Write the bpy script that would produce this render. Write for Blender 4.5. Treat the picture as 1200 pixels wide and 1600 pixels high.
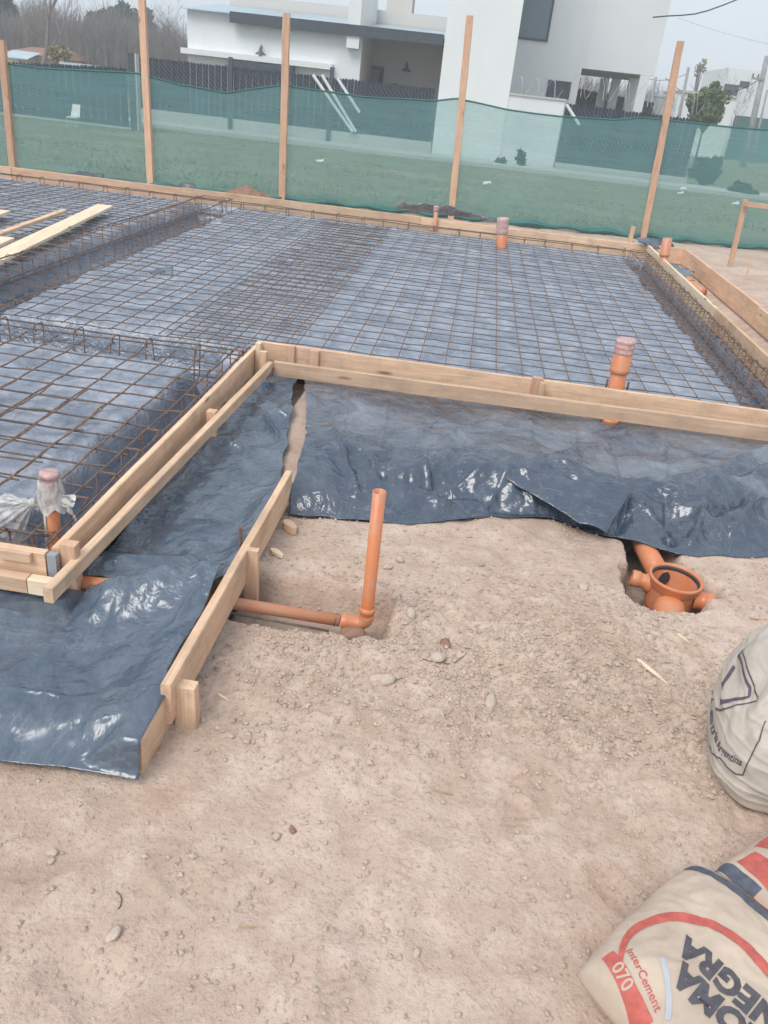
import bpy, math, random
import numpy as np
from mathutils import Vector, Matrix
random.seed(7); RNG = np.random.default_rng(7)
for o in list(bpy.data.objects): bpy.data.objects.remove(o, do_unlink=True)
scene = bpy.context.scene
COL = scene.collection

# ------------------------------------------------------------------ camera
YAW, PITCH, ROLL, FPX, EYE = -0.0729047, 0.4855033, 0.1135861, 1239.25, 1.6
_f = np.array([math.sin(YAW)*math.cos(PITCH), math.cos(YAW)*math.cos(PITCH), -math.sin(PITCH)])
_r0 = np.array([math.cos(YAW), -math.sin(YAW), 0.0]); _u0 = np.cross(_r0, _f)
_r = math.cos(ROLL)*_r0 + math.sin(ROLL)*_u0; _u = -math.sin(ROLL)*_r0 + math.cos(ROLL)*_u0
CAM = np.array([0.0, 0.0, EYE])
cam_data = bpy.data.cameras.new("camera"); cam = bpy.data.objects.new("camera", cam_data); COL.objects.link(cam)
M = Matrix(((_r[0], _u[0], -_f[0], 0), (_r[1], _u[1], -_f[1], 0), (_r[2], _u[2], -_f[2], EYE), (0, 0, 0, 1)))
cam.matrix_world = M
cam_data.sensor_fit = 'HORIZONTAL'; cam_data.sensor_width = 36; cam_data.lens = 36*FPX/1200
cam_data.clip_start = 0.05; cam_data.clip_end = 3000
scene.camera = cam
scene.render.resolution_x, scene.render.resolution_y = 768, 1024

# ------------------------------------------------------------------ light
SUN_EL, SUN_AZ = math.radians(52), math.radians(212)      # azimuth clockwise from +Y
world = bpy.data.worlds.new("World"); scene.world = world; world.use_nodes = True
nt = world.node_tree; nt.nodes.clear()
sky = nt.nodes.new('ShaderNodeTexSky'); sky.sky_type = 'NISHITA'; sky.sun_disc = False
sky.sun_elevation = SUN_EL; sky.sun_rotation = SUN_AZ; sky.air_density = 1.0; sky.dust_density = 2.5; sky.ozone_density = 1.0
hs = nt.nodes.new('ShaderNodeHueSaturation'); hs.inputs['Saturation'].default_value = 0.30
mx = nt.nodes.new('ShaderNodeMix'); mx.data_type = 'RGBA'; mx.inputs['Factor'].default_value = 0.62   # thin even cloud over the blue
mx.inputs['B'].default_value = (6.6, 7.35, 8.1, 1)
bg = nt.nodes.new('ShaderNodeBackground'); bg.inputs['Strength'].default_value = 0.105
wo = nt.nodes.new('ShaderNodeOutputWorld')
nt.links.new(sky.outputs[0], hs.inputs['Color']); nt.links.new(hs.outputs[0], mx.inputs['A'])
nt.links.new(mx.outputs['Result'], bg.inputs['Color']); nt.links.new(bg.outputs[0], wo.inputs['Surface'])
sun_d = bpy.data.lights.new("sun", 'SUN'); sun = bpy.data.objects.new("sun", sun_d); COL.objects.link(sun)
sun_d.energy = 1.6; sun_d.angle = math.radians(32); sun_d.color = (1.0, 0.95, 0.89)
sd = Vector((math.sin(SUN_AZ)*math.cos(SUN_EL), math.cos(SUN_AZ)*math.cos(SUN_EL), math.sin(SUN_EL)))
sun.rotation_euler = sd.to_track_quat('Z', 'Y').to_euler()
scene.view_settings.view_transform = 'Standard'; scene.view_settings.look = 'None'
scene.view_settings.exposure = 0.67; scene.view_settings.gamma = 1.0
scene.view_settings.use_curve_mapping = False

# ------------------------------------------------------------------ helpers
def ray(x, y): return _f + (x-600)/FPX*_r - (y-800)/FPX*_u
def atz(x, y, z=0.0): d = ray(x, y); return CAM + d*((z-EYE)/d[2])
def at(x, y, Y): d = ray(x, y); return CAM + d*(Y/d[1])

def hash2(ix, iy, s):
    h = (ix.astype(np.int64)*374761393 + iy.astype(np.int64)*668265263 + s*1274126177) & 0xffffffff
    h = ((h ^ (h >> 13))*1274126177) & 0xffffffff
    return ((h ^ (h >> 16)) & 0xffff)/65535.0
def noise(x, y, s=0):
    x = np.asarray(x, float); y = np.asarray(y, float)
    ix = np.floor(x); iy = np.floor(y); fx = x-ix; fy = y-iy
    ux = fx*fx*fx*(fx*(fx*6-15)+10); uy = fy*fy*fy*(fy*(fy*6-15)+10)
    def g(a, b):
        an = hash2(ix+a, iy+b, s)*2*math.pi
        return np.cos(an)*(fx-a) + np.sin(an)*(fy-b)
    return (g(0,0)*(1-ux)+g(1,0)*ux)*(1-uy) + (g(0,1)*(1-ux)+g(1,1)*ux)*uy
def fbm(x, y, o=4, s=0, gain=.5):
    t = 0; a = 1
    for k in range(o): t = t + a*noise(x*2**k, y*2**k, s+k); a *= gain
    return t
def ridged(x, y, o=3, s=0):
    t = 0; a = 1
    for k in range(o): t = t + a*(1-2*np.abs(noise(x*2**k, y*2**k, s+k))); a *= .5
    return t
def facet(x, y, s=0):
    """piecewise-linear noise on a triangle lattice: flat facets meeting in sharp creases, -1..1"""
    x = np.asarray(x, float); y = np.asarray(y, float); k = (x+y)*.3660254; i = np.floor(x+k); j = np.floor(y+k); fx = x+k-i; fy = y+k-j
    up = fx >= fy; i1 = np.where(up, 1, 0); j1 = 1-i1
    v0 = hash2(i, j, s); v1 = hash2(i+i1, j+j1, s); v2 = hash2(i+1, j+1, s); a = np.maximum(fx, fy); b = np.minimum(fx, fy)
    return 2*(v0*(1-a) + v1*(a-b) + v2*b)-1
def crumple(x, y, s, sc, amps):
    t = 0; an = .4+s*.37
    for o_, am in enumerate(amps):
        c, d = math.cos(an), math.sin(an); k = sc*2.3**o_; wx_ = x+.25/k*noise(x*k*.7, y*k*.7, s+50); wy_ = y+.25/k*noise(x*k*.7, y*k*.7, s+60)
        t = t + am*facet((wx_*c-wy_*d)*k, (wx_*d+wy_*c)*k*.8, s+o_*7); an += 1.1
    return t
def sstep(e0, e1, x): t = np.clip((x-e0)/(e1-e0), 0, 1); return t*t*(3-2*t)

def tag(o, label=None, cat=None, group=None, kind=None):
    if label: o['label'] = label
    if cat: o['category'] = cat
    if group: o['group'] = group
    if kind: o['kind'] = kind
    return o
def empty(name, loc=(0,0,0)):
    o = bpy.data.objects.new(name, None); o.empty_display_size = .1; o.location = loc; COL.objects.link(o); return o
def link(name, me, mat=None, parent=None, smooth=False):
    if mat is not None and not me.materials: me.materials.append(mat)
    if smooth: me.polygons.foreach_set('use_smooth', [True]*len(me.polygons))
    o = bpy.data.objects.new(name, me); COL.objects.link(o)
    if parent is not None:
        o.parent = parent; o.matrix_parent_inverse = Matrix.Translation(-Vector(parent_world(parent)))
    return o
def parent_world(p): return Vector(p.location)      # a part's own parent inverse already cancels the levels above
class MB:
    """collects geometry, then links it as one mesh object"""
    def __init__(s): s.v = []; s.f = []
    def add(s, v, f):
        n = len(s.v); s.v.extend([tuple(map(float, p)) for p in v]); s.f.extend([tuple(i+n for i in q) for q in f]); return s
    def build(s, name, mat, parent=None, smooth=False):
        me = bpy.data.meshes.new(name); me.from_pydata(s.v, [], s.f); me.update()
        return link(name, me, mat, parent, smooth)
    def box(s, lo, hi):
        x0,y0,z0 = lo; x1,y1,z1 = hi
        return s.add([(x0,y0,z0),(x1,y0,z0),(x1,y1,z0),(x0,y1,z0),(x0,y0,z1),(x1,y0,z1),(x1,y1,z1),(x0,y1,z1)],
                     [(0,3,2,1),(4,5,6,7),(0,1,5,4),(1,2,6,5),(2,3,7,6),(3,0,4,7)])
    def tube(s, path, rad, n=8, caps=True):
        P = [np.array(p, float) for p in path]; m = len(P)
        R = rad if hasattr(rad, '__len__') else [rad]*m
        T = [P[min(i+1, m-1)]-P[max(i-1, 0)] for i in range(m)]; T = [t/(np.linalg.norm(t)+1e-12) for t in T]
        a = np.array([0,0,1.]) if abs(T[0][2]) < .9 else np.array([1.,0,0])
        nrm = np.cross(T[0], a); nrm /= np.linalg.norm(nrm); V = []; F = []
        for i in range(m):
            nrm = nrm - T[i]*(nrm@T[i]); nrm /= np.linalg.norm(nrm); b = np.cross(T[i], nrm)
            for k in range(n):
                c = 2*math.pi*k/n; V.append(P[i] + R[i]*(math.cos(c)*nrm + math.sin(c)*b))
        for i in range(m-1):
            for k in range(n):
                k2 = (k+1) % n; F.append((i*n+k, i*n+k2, (i+1)*n+k2, (i+1)*n+k))
        if caps: F.append(tuple(range(n-1, -1, -1))); F.append(tuple((m-1)*n+k for k in range(n)))
        return s.add(V, F)
    def lathe(s, prof, origin, axis=(0,0,1), n=32):
        ax = np.array(axis, float); ax /= np.linalg.norm(ax)
        a = np.array([0,0,1.]) if abs(ax[2]) < .9 else np.array([1.,0,0])
        e1 = np.cross(ax, a); e1 /= np.linalg.norm(e1); e2 = np.cross(ax, e1); O = np.array(origin, float); V = []; F = []
        for (rr, h) in prof:
            for k in range(n):
                c = 2*math.pi*k/n; V.append(O + ax*h + rr*(math.cos(c)*e1 + math.sin(c)*e2))
        for i in range(len(prof)-1):
            for k in range(n):
                k2 = (k+1) % n; F.append((i*n+k, i*n+k2, (i+1)*n+k2, (i+1)*n+k))
        return s.add(V, F)
def grid_mesh(name, X, Y, Z, keep=None):
    """X, Y, Z 2-D arrays -> quad mesh; keep masks the cells"""
    ny, nx = X.shape
    co = np.stack([X, Y, Z], -1).reshape(-1, 3).astype(np.float32)
    idx = np.arange(ny*nx).reshape(ny, nx)
    q = np.stack([idx[:-1,:-1], idx[:-1,1:], idx[1:,1:], idx[1:,:-1]], -1)
    q = q[keep] if keep is not None else q.reshape(-1, 4)
    used = np.unique(q); remap = -np.ones(ny*nx, np.int64); remap[used] = np.arange(len(used))
    co = co[used]; q = remap[q]
    me = bpy.data.meshes.new(name); me.vertices.add(len(co)); me.vertices.foreach_set('co', co.ravel())
    me.loops.add(q.size); me.loops.foreach_set('vertex_index', q.ravel().astype(np.int32))
    me.polygons.add(len(q)); me.polygons.foreach_set('loop_start', (np.arange(len(q))*4).astype(np.int32))
    me.polygons.foreach_set('loop_total', np.full(len(q), 4, np.int32))
    me.polygons.foreach_set('use_smooth', np.ones(len(q), bool)); me.update(calc_edges=True); me.validate()
    return me

# ------------------------------------------------------------------ materials
class NT:
    def __init__(s, name):
        s.m = bpy.data.materials.new(name); s.m.use_nodes = True; s.t = s.m.node_tree; s.t.nodes.clear()
        s.out = s.n('ShaderNodeOutputMaterial'); s.p = s.n('ShaderNodeBsdfPrincipled'); s.l(s.p.outputs[0], s.out.inputs['Surface'])
    def n(s, t, **k):
        x = s.t.nodes.new(t)
        for a, b in k.items(): setattr(x, a, b)
        return x
    def l(s, a, b): s.t.links.new(a, b)
    def coord(s, scale=(1,1,1), kind='Object', rnd=False):
        c = s.n('ShaderNodeTexCoord'); m = s.n('ShaderNodeMapping'); m.inputs['Scale'].default_value = scale
        s.l(c.outputs[kind], m.inputs['Vector'])
        if rnd:
            i = s.n('ShaderNodeObjectInfo'); q = s.n('ShaderNodeMath', operation='MULTIPLY'); q.inputs[1].default_value = 57
            s.l(i.outputs['Random'], q.inputs[0]); cb = s.n('ShaderNodeCombineXYZ')
            for a in 'XYZ': s.l(q.outputs[0], cb.inputs[a])
            s.l(cb.outputs[0], m.inputs['Location'])
        return m.outputs[0]
    def noise(s, vec, scale, detail=4, rough=.55, dist=0):
        x = s.n('ShaderNodeTexNoise'); x.inputs['Scale'].default_value = scale; x.inputs['Detail'].default_value = detail
        x.inputs['Roughness'].default_value = rough; x.inputs['Distortion'].default_value = dist; s.l(vec, x.inputs['Vector']); return x.outputs['Fac']
    def vor(s, vec, scale, feature='F1', out='Distance'):
        x = s.n('ShaderNodeTexVoronoi'); x.feature = feature; x.inputs['Scale'].default_value = scale; s.l(vec, x.inputs['Vector']); return x.outputs[out]
    def ramp(s, fac, *stops):
        x = s.n('ShaderNodeValToRGB'); e = x.color_ramp.elements
        while len(e) < len(stops): e.new(.5)
        for i, (p, c) in enumerate(stops):
            e[i].position = p; e[i].color = (c, c, c, 1) if not hasattr(c, '__len__') else (*c, 1)
        s.l(fac, x.inputs[0]); return x.outputs[0]
    def mix(s, fac, a, b, mode='MIX'):
        x = s.n('ShaderNodeMix', data_type='RGBA', blend_type=mode)
        for v, k in ((fac, 'Factor'), (a, 'A'), (b, 'B')):
            sock = x.inputs[k] if k == 'Factor' else x.inputs[k]
            if hasattr(v, 'links') or hasattr(v, 'is_linked'): s.l(v, sock)
            elif k == 'Factor': sock.default_value = v
            else: sock.default_value = (*v, 1)
        return x.outputs['Result']
    def math(s, op, a, b=0.0):
        x = s.n('ShaderNodeMath', operation=op)
        for i, v in enumerate((a, b)):
            if hasattr(v, 'is_linked'): s.l(v, x.inputs[i])
            else: x.inputs[i].default_value = v
        return x.outputs[0]
    def bump(s, h, strength=.3, dist=.01, prev=None):
        x = s.n('ShaderNodeBump'); x.inputs['Strength'].default_value = strength; x.inputs['Distance'].default_value = dist
        s.l(h, x.inputs['Height'])
        if prev: s.l(prev, x.inputs['Normal'])
        return x.outputs[0]
    def set(s, **k):
        for a, v in k.items():
            sock = s.p.inputs[a.replace('_', ' ')]
            if hasattr(v, 'is_linked'): s.l(v, sock)
            elif sock.type == 'RGBA': sock.default_value = (*v, 1)
            else: sock.default_value = v
        return s

def mat_plain(name, c, rough=.7, var=.15, scale=6, spec=.4, bump=.0):
    t = NT(name); v = t.coord(); n = t.noise(v, scale, 5)
    col = t.mix(t.ramp(n, (.3, 0), (.7, 1)), tuple(x*(1-var) for x in c), tuple(min(1, x*(1+var)) for x in c))
    t.set(Base_Color=col, Roughness=rough); t.p.inputs['Specular IOR Level'].default_value = spec
    if bump: t.set(Normal=t.bump(t.noise(v, scale*6, 4), bump, .01))
    return t.m
def mat_wood(name, light, dark, dirt=.3):
    t = NT(name); v = t.coord((1.0, 14, 14), rnd=True); v2 = t.coord((1, 1, 1), rnd=True)
    g = t.noise(v, 2.2, 6, .6, .6)
    col = t.mix(t.ramp(g, (.32, 0), (.68, 1)), dark, light)
    fine = t.noise(t.coord((3, 90, 90), rnd=True), 2.0, 3)
    col = t.mix(t.math('MULTIPLY', t.ramp(fine, (.45, 0), (.7, 1)), .35), col, tuple(x*.62 for x in dark))
    kv = t.coord((2.2, 9, 9), rnd=True); k = t.vor(kv, 1.0)
    col = t.mix(t.math('MULTIPLY', t.ramp(k, (.05, 1), (.13, 0)), .75), col, (.16, .07, .035))
    d = t.noise(v2, 5, 6, .65)
    col = t.mix(t.math('MULTIPLY', t.ramp(d, (.46, 0), (.70, 1)), dirt), col, (.27, .19, .135)); col = t.mix(t.math('MULTIPLY', t.ramp(t.noise(v2, 22, 4, .7), (.60, 0), (.70, 1)), dirt), col, (.36, .33, .30))
    ob = t.n('ShaderNodeObjectInfo'); br = t.n('ShaderNodeHueSaturation'); t.l(col, br.inputs['Color'])
    t.l(t.math('ADD', t.math('MULTIPLY', ob.outputs['Random'], .3), .82), br.inputs['Value'])
    t.set(Base_Color=br.outputs[0], Roughness=.78, Normal=t.bump(t.math('ADD', fine, g), .25, .003)); t.p.inputs['Specular IOR Level'].default_value = .25
    return t.m
def mat_plastic(name, base=(.045, .058, .082), dustc=(.30, .285, .27), dust=.35, rough=.34, wr=1.0, sc=1.0, dust_shade=None):
    t = NT(name); v = t.coord()
    warp = t.n('ShaderNodeTexNoise'); warp.inputs['Scale'].default_value = 3.0*sc; warp.inputs['Detail'].default_value = 2; t.l(v, warp.inputs['Vector'])
    vm = t.n('ShaderNodeVectorMath', operation='MULTIPLY_ADD'); t.l(warp.outputs['Color'], vm.inputs[0]); vm.inputs[1].default_value = (.35, .35, .35); t.l(v, vm.inputs[2])
    w = vm.outputs[0]
    r1 = t.math('ABSOLUTE', t.math('SUBTRACT', t.noise(w, 5*sc, 3, .5), .5))
    r2 = t.math('ABSOLUTE', t.math('SUBTRACT', t.noise(w, 14*sc, 3, .55), .5))
    r3 = t.math('ABSOLUTE', t.math('SUBTRACT', t.noise(w, 38*sc, 2, .5), .5))
    d1 = t.noise(v, 3.4, 9, .74, .8)
    dm = t.math('MULTIPLY', t.ramp(d1, (.40, .12), (.70, 1)), dust)
    cl = t.math('MULTIPLY', t.ramp(r2, (.0, 1), (.018, 0)), t.ramp(t.noise(v, 4.5, 3), (.46, 0), (.62, 1)))      # pale lines painted along the creases, standing in for highlights
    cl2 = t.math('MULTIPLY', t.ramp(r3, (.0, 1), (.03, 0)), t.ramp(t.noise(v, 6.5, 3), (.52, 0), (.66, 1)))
    if dust_shade:                      # dustier where walked on; also paints sheen on flats, shade in drape and trench
        sx = t.n('ShaderNodeSeparateXYZ'); t.l(v, sx.inputs[0]); yy = t.math('ADD', sx.outputs[dust_shade[2]], t.math('MULTIPLY', t.math('SUBTRACT', d1, .5), dust_shade[3]))
        k = t.n('ShaderNodeMapRange'); k.inputs[1].default_value = dust_shade[0]; k.inputs[2].default_value = dust_shade[1]; k.inputs[3].default_value = .25; k.inputs[4].default_value = 1.25; t.l(yy, k.inputs[0])
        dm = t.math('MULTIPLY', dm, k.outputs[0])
    sp = t.math('MULTIPLY', t.ramp(t.noise(v, 45, 4, .7), (.60, 0), (.72, 1)), dust*.5)
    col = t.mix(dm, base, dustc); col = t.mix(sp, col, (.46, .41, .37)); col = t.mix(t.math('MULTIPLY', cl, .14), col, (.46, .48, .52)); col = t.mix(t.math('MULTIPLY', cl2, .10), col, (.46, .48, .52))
    rg = t.math('ADD', t.math('MULTIPLY', dm, .5), rough)
    b = t.bump(r1, .40*wr, .05, None); b = t.bump(r2, .60*wr, .022, b); b = t.bump(r3, .42*wr, .007, b)
    t.set(Base_Color=col, Roughness=rg, Normal=b); t.p.inputs['Specular IOR Level'].default_value = .85
    return t.m
def mat_pipe(name, c):
    t = NT(name); v = t.coord(rnd=True); n = t.noise(v, 14, 6, .65)
    col = t.mix(t.math('MULTIPLY', t.ramp(n, (.45, 0), (.70, 1)), .5), c, (.46, .33, .25))
    t.set(Base_Color=col, Roughness=t.math('ADD', t.math('MULTIPLY', n, .3), .25)); return t.m

W_PINE = mat_wood('pine', (.84, .60, .42), (.66, .43, .28), .42)
W_DIRTY = mat_wood('weathered_pine', (.72, .51, .365), (.54, .36, .24), .5)
W_FRESH = mat_wood('fresh_pine', (.83, .70, .53), (.72, .56, .39), .12)
W_POST = mat_wood('post_pine', (.74, .49, .34), (.57, .35, .23), .25)
PL_SLAB = mat_plastic('slab_polythene', (.135, .172, .238), (.50, .53, .60), .58, .22, 1.35, 1.1, (-.06, .04, 'Z', .05))  # dust fades with depth, painting trench shade into the colour
PL_FRONT = mat_plastic('front_polythene', (.034, .053, .086), (.36, .38, .42), .46, .19, .9, .8, (3.35, 4.0, 'Y', 1.2))  # dust fades towards the hem, painting the drape darker as if shaded
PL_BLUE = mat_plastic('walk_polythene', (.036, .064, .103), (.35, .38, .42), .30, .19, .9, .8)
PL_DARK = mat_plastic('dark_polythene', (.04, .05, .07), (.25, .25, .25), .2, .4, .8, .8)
ORANGE = mat_pipe('orange_pipe', (.60, .205, .085)); ORANGE_DUSTY = mat_pipe('dusty_orange_pipe', (.56, .24, .13))
RUST = mat_plain('rusty_steel', (.215, .132, .092), .85, .5, 25, .3)
RUST_DARK = mat_plain('dark_steel', (.14, .105, .09), .75, .35, 25, .35)
RUBBER_AND_SHADE = mat_plain('rubber_and_shade', (.035, .036, .04), .6); SHADED_ORANGE = mat_plain('shaded_orange_pipe', (.22, .055, .05), .5)  # dark red is orange in shade; the rubber also paints shade in sockets
TAPE = mat_plain('pinkish_tape', (.52, .34, .32), .4, .3, 40)
def mat_film():
    t = NT('clear_film'); tr = t.n('ShaderNodeBsdfTransparent'); m = t.n('ShaderNodeMixShader'); n = t.noise(t.coord(), 30, 4)
    t.set(Base_Color=(.62, .62, .60), Roughness=.25); t.l(t.ramp(n, (.35, .35), (.65, .8)), m.inputs[0])
    t.l(tr.outputs[0], m.inputs[1]); t.l(t.p.outputs[0], m.inputs[2]); t.l(m.outputs[0], t.out.inputs['Surface']); return t.m
FILM = mat_film()
def mat_net():
    t = NT('green_shade_net'); v = t.coord()
    tr = t.n('ShaderNodeBsdfTransparent'); tr.inputs[0].default_value = (.93, 1, .98, 1)
    tl = t.n('ShaderNodeBsdfTranslucent'); df = t.n('ShaderNodeBsdfDiffuse')
    st = t.noise(t.coord((.6, .6, 14)), 3, 4); col = t.mix(t.ramp(st, (.3, 0), (.7, 1)), (.17, .36, .375), (.215, .42, .42))
    t.l(col, tl.inputs[0]); t.l(col, df.inputs[0])
    a = t.n('ShaderNodeMixShader'); a.inputs[0].default_value = .35; t.l(df.outputs[0], a.inputs[1]); t.l(tl.outputs[0], a.inputs[2])
    m = t.n('ShaderNodeMixShader'); t.l(t.ramp(t.noise(t.coord((.5, .5, 3)), 2.0, 3), (.3, .47), (.7, .56)), m.inputs[0])
    t.l(tr.outputs[0], m.inputs[1]); t.l(a.outputs[0], m.inputs[2]); t.l(m.outputs[0], t.out.inputs['Surface']); return t.m
NET = mat_net(); NET_HEM = mat_plain('net_hem', (.045, .15, .14), .8)
def mat_ground():
    t = NT('soil_and_grass'); v = t.coord()
    n1 = t.noise(v, 1.3, 7, .62, .3); n2 = t.noise(v, 9, 6, .65); n3 = t.noise(v, 70, 4, .7); n4 = t.noise(v, 260, 3, .7)
    col = t.mix(t.ramp(n1, (.35, 0), (.66, 1)), (.45, .325, .255), (.60, .475, .395))
    col = t.mix(t.math('MULTIPLY', t.ramp(n2, (.48, 0), (.68, 1)), .55), col, (.655, .55, .46))
    col = t.mix(t.math('MULTIPLY', t.ramp(n2, (.28, 1), (.46, 0)), .45), col, (.35, .262, .205))
    col = t.mix(t.math('MULTIPLY', t.ramp(n3, (.30, 1), (.48, 0)), .55), col, (.29, .215, .17))
    col = t.mix(t.math('MULTIPLY', t.ramp(n4, (.55, 0), (.75, 1)), .30), col, (.60, .51, .42))
    red = t.noise(v, 2.7, 5, .6); col = t.mix(t.math('MULTIPLY', t.ramp(red, (.54, 0), (.72, 1)), .55), col, (.46, .30, .225))
    # grass beyond the net
    sx = t.n('ShaderNodeSeparateXYZ'); t.l(v, sx.inputs[0])
    line = t.math('SUBTRACT', sx.outputs['Y'], t.math('ADD', t.math('MULTIPLY', sx.outputs['X'], .15), 12.75))
    line = t.math('ADD', line, t.math('MULTIPLY', t.math('SUBTRACT', n1, .5), 2.6))
    gf = t.ramp(t.math('ADD', t.math('MULTIPLY', line, .7), .35), (.2, 0), (.8, 1))
    gcol = t.mix(t.ramp(t.noise(v, .8, 6, .7), (.3, 0), (.7, 1)), (.175, .18, .105), (.265, .255, .17))
    gcol = t.mix(t.math('MULTIPLY', t.ramp(t.noise(v, .35, 5, .6), (.55, 0), (.68, 1)), .7), gcol, (.36, .30, .21))
    gcol = t.mix(t.math('MULTIPLY', t.ramp(n3, (.3, 1), (.5, 0)), .4), gcol, (.09, .10, .05))
    col = t.mix(gf, col, gcol)
    b = t.bump(n2, .35, .03); b = t.bump(n3, .5, .012, b); b = t.bump(n4, .45, .004, b)
    pv = t.vor(v, 55); b = t.bump(t.ramp(pv, (.0, 1), (.35, 0)), .3, .008, b)
    t.set(Base_Color=col, Roughness=.95, Normal=b); t.p.inputs['Specular IOR Level'].default_value = .12; return t.m
GROUND = mat_ground()
CLOD = mat_plain('clod', (.46, .37, .30), .95, .22, 30, .1, .0); CLOD_RED = mat_plain('reddish_clod', (.27, .165, .12), .95, .25, 30, .1, .1)
STONE = mat_plain('pale_stone', (.48, .395, .325), .95, .18, 3, .1, .0)
def mat_wall(name, c):
    t = NT(name); v = t.coord(); n = t.noise(v, .5, 6, .65); s_ = t.noise(t.coord((2, 2, .15)), 1.2, 5, .6)
    col = t.mix(t.ramp(n, (.3, 0), (.7, 1)), tuple(x*.93 for x in c), c)
    col = t.mix(t.math('MULTIPLY', t.ramp(s_, (.55, 0), (.75, 1)), .16), col, (.52, .50, .46))
    t.set(Base_Color=col, Roughness=.9, Normal=t.bump(t.noise(v, 40, 4), .15, .01)); t.p.inputs['Specular IOR Level'].default_value = .2; return t.m
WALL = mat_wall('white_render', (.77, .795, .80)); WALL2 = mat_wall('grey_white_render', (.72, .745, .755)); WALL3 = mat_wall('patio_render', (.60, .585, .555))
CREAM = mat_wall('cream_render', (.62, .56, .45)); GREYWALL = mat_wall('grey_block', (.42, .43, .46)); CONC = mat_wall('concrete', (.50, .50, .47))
DARK = mat_plain('charcoal_paint', (.06, .072, .09), .5); SLAT = mat_plain('charcoal_slat', (.022, .030, .048), .6, .3, 3)
ROOF = mat_plain('pale_blue_metal', (.46, .56, .62), .4, .08, 2); TILE = mat_plain('roof_tile', (.30, .165, .115), .85, .25, 5)
GLASS = mat_plain('window_glass', (.07, .085, .10), .25, .1, .4, .3); SHUTTER = mat_plain('grey_blind', (.17, .22, .25), .5, .05)
WIRE = mat_plain('galvanised_wire', (.42, .44, .46), .4); CABLE = mat_plain('black_cable', (.05, .055, .06), .6)
POLE = mat_plain('grey_pole', (.30, .30, .30), .8, .2, 4); BARK = mat_plain('bark', (.185, .155, .135), .95, .3, 8); TWIG = mat_plain('bare_twigs', (.20, .17, .155), .95, .35, 1.5)
TWIG2 = mat_plain('brown_twigs', (.185, .165, .15), .95, .3, 1.5)
LEAF = mat_plain('leaf_green', (.125, .185, .065), .6, .5, 3, .3); LEAF_DARK = mat_plain('conifer_green', (.045, .07, .05), .7, .4, 2, .2)
LEAF_BUSH = mat_plain('dark_bush', (.05, .06, .045), .8, .4, 3, .2); LEAF_YEL = mat_plain('yellow_leaf', (.30, .25, .10), .7, .3, 3, .2)
BAGP = mat_plain('kraft_paper', (.50, .405, .325), .85, .2, 7, .2, .25); BAGW = mat_plain('pale_woven_bag', (.49, .445, .39), .6, .10, 10, .35, .15)
INK_DARK = mat_plain('dark_grey_ink', (.075, .072, .085), .7, .25, 60); INK_NAVY = mat_plain('navy_ink', (.085, .10, .135), .6, .25, 50)
INK_RED = mat_plain('red_ink', (.46, .105, .085), .65, .2, 50); INK_PURPLE = mat_plain('purple_ink', (.10, .085, .115), .6, .25, 60); INK_BLUE = mat_plain('pale_blue_ink', (.40, .42, .45), .7)
NETTING = mat_plain('coated_netting', (.16, .18, .21), .6)
GRAPHITE = mat_plain('lamp_metal', (.10, .11, .12), .4); RED_CLOTH = mat_plain('red_cover', (.30, .09, .08), .8); METAL = mat_plain('zinc_bracket', (.30, .33, .37), .4)
WHITE_P = mat_plain('white_litter', (.75, .76, .74), .7)

# ------------------------------------------------------------------ ground
def net_y(X): return 13.2 + .15*(X-2.5)
HEM_X = [-.95, -.61, -.42, -.1, .25, .51, .74, .9, 1.04, 1.44, 2.9]; HEM_Y = [2.85, 2.85, 2.89, 2.96, 3.15, 3.20, 3.10, 3.10, 3.03, 3.12, 3.2]
def rectmask(X, Y, x0, x1, y0, y1, w):
    return sstep(x0-w, x0+w, X)*(1-sstep(x1-w, x1+w, X))*sstep(y0-w, y0+w, Y)*(1-sstep(y1-w, y1+w, Y))
PIT = (.975, 2.765)
PRINTS = [(.05, 1.25, 1.2), (.33, 1.45, 1.7), (-.25, 1.55, .9), (.55, 1.30, 2.2), (-.45, 1.15, 2.6), (.2, 1.72, 1.1), (-.05, .95, 1.9), (.62, 1.75, .6), (-.35, 1.85, 1.4), (.75, 2.35, 1.2), (.25, 2.45, 2.7), (.45, 2.75, 1.5), (-.3, 2.62, .4)]
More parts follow.
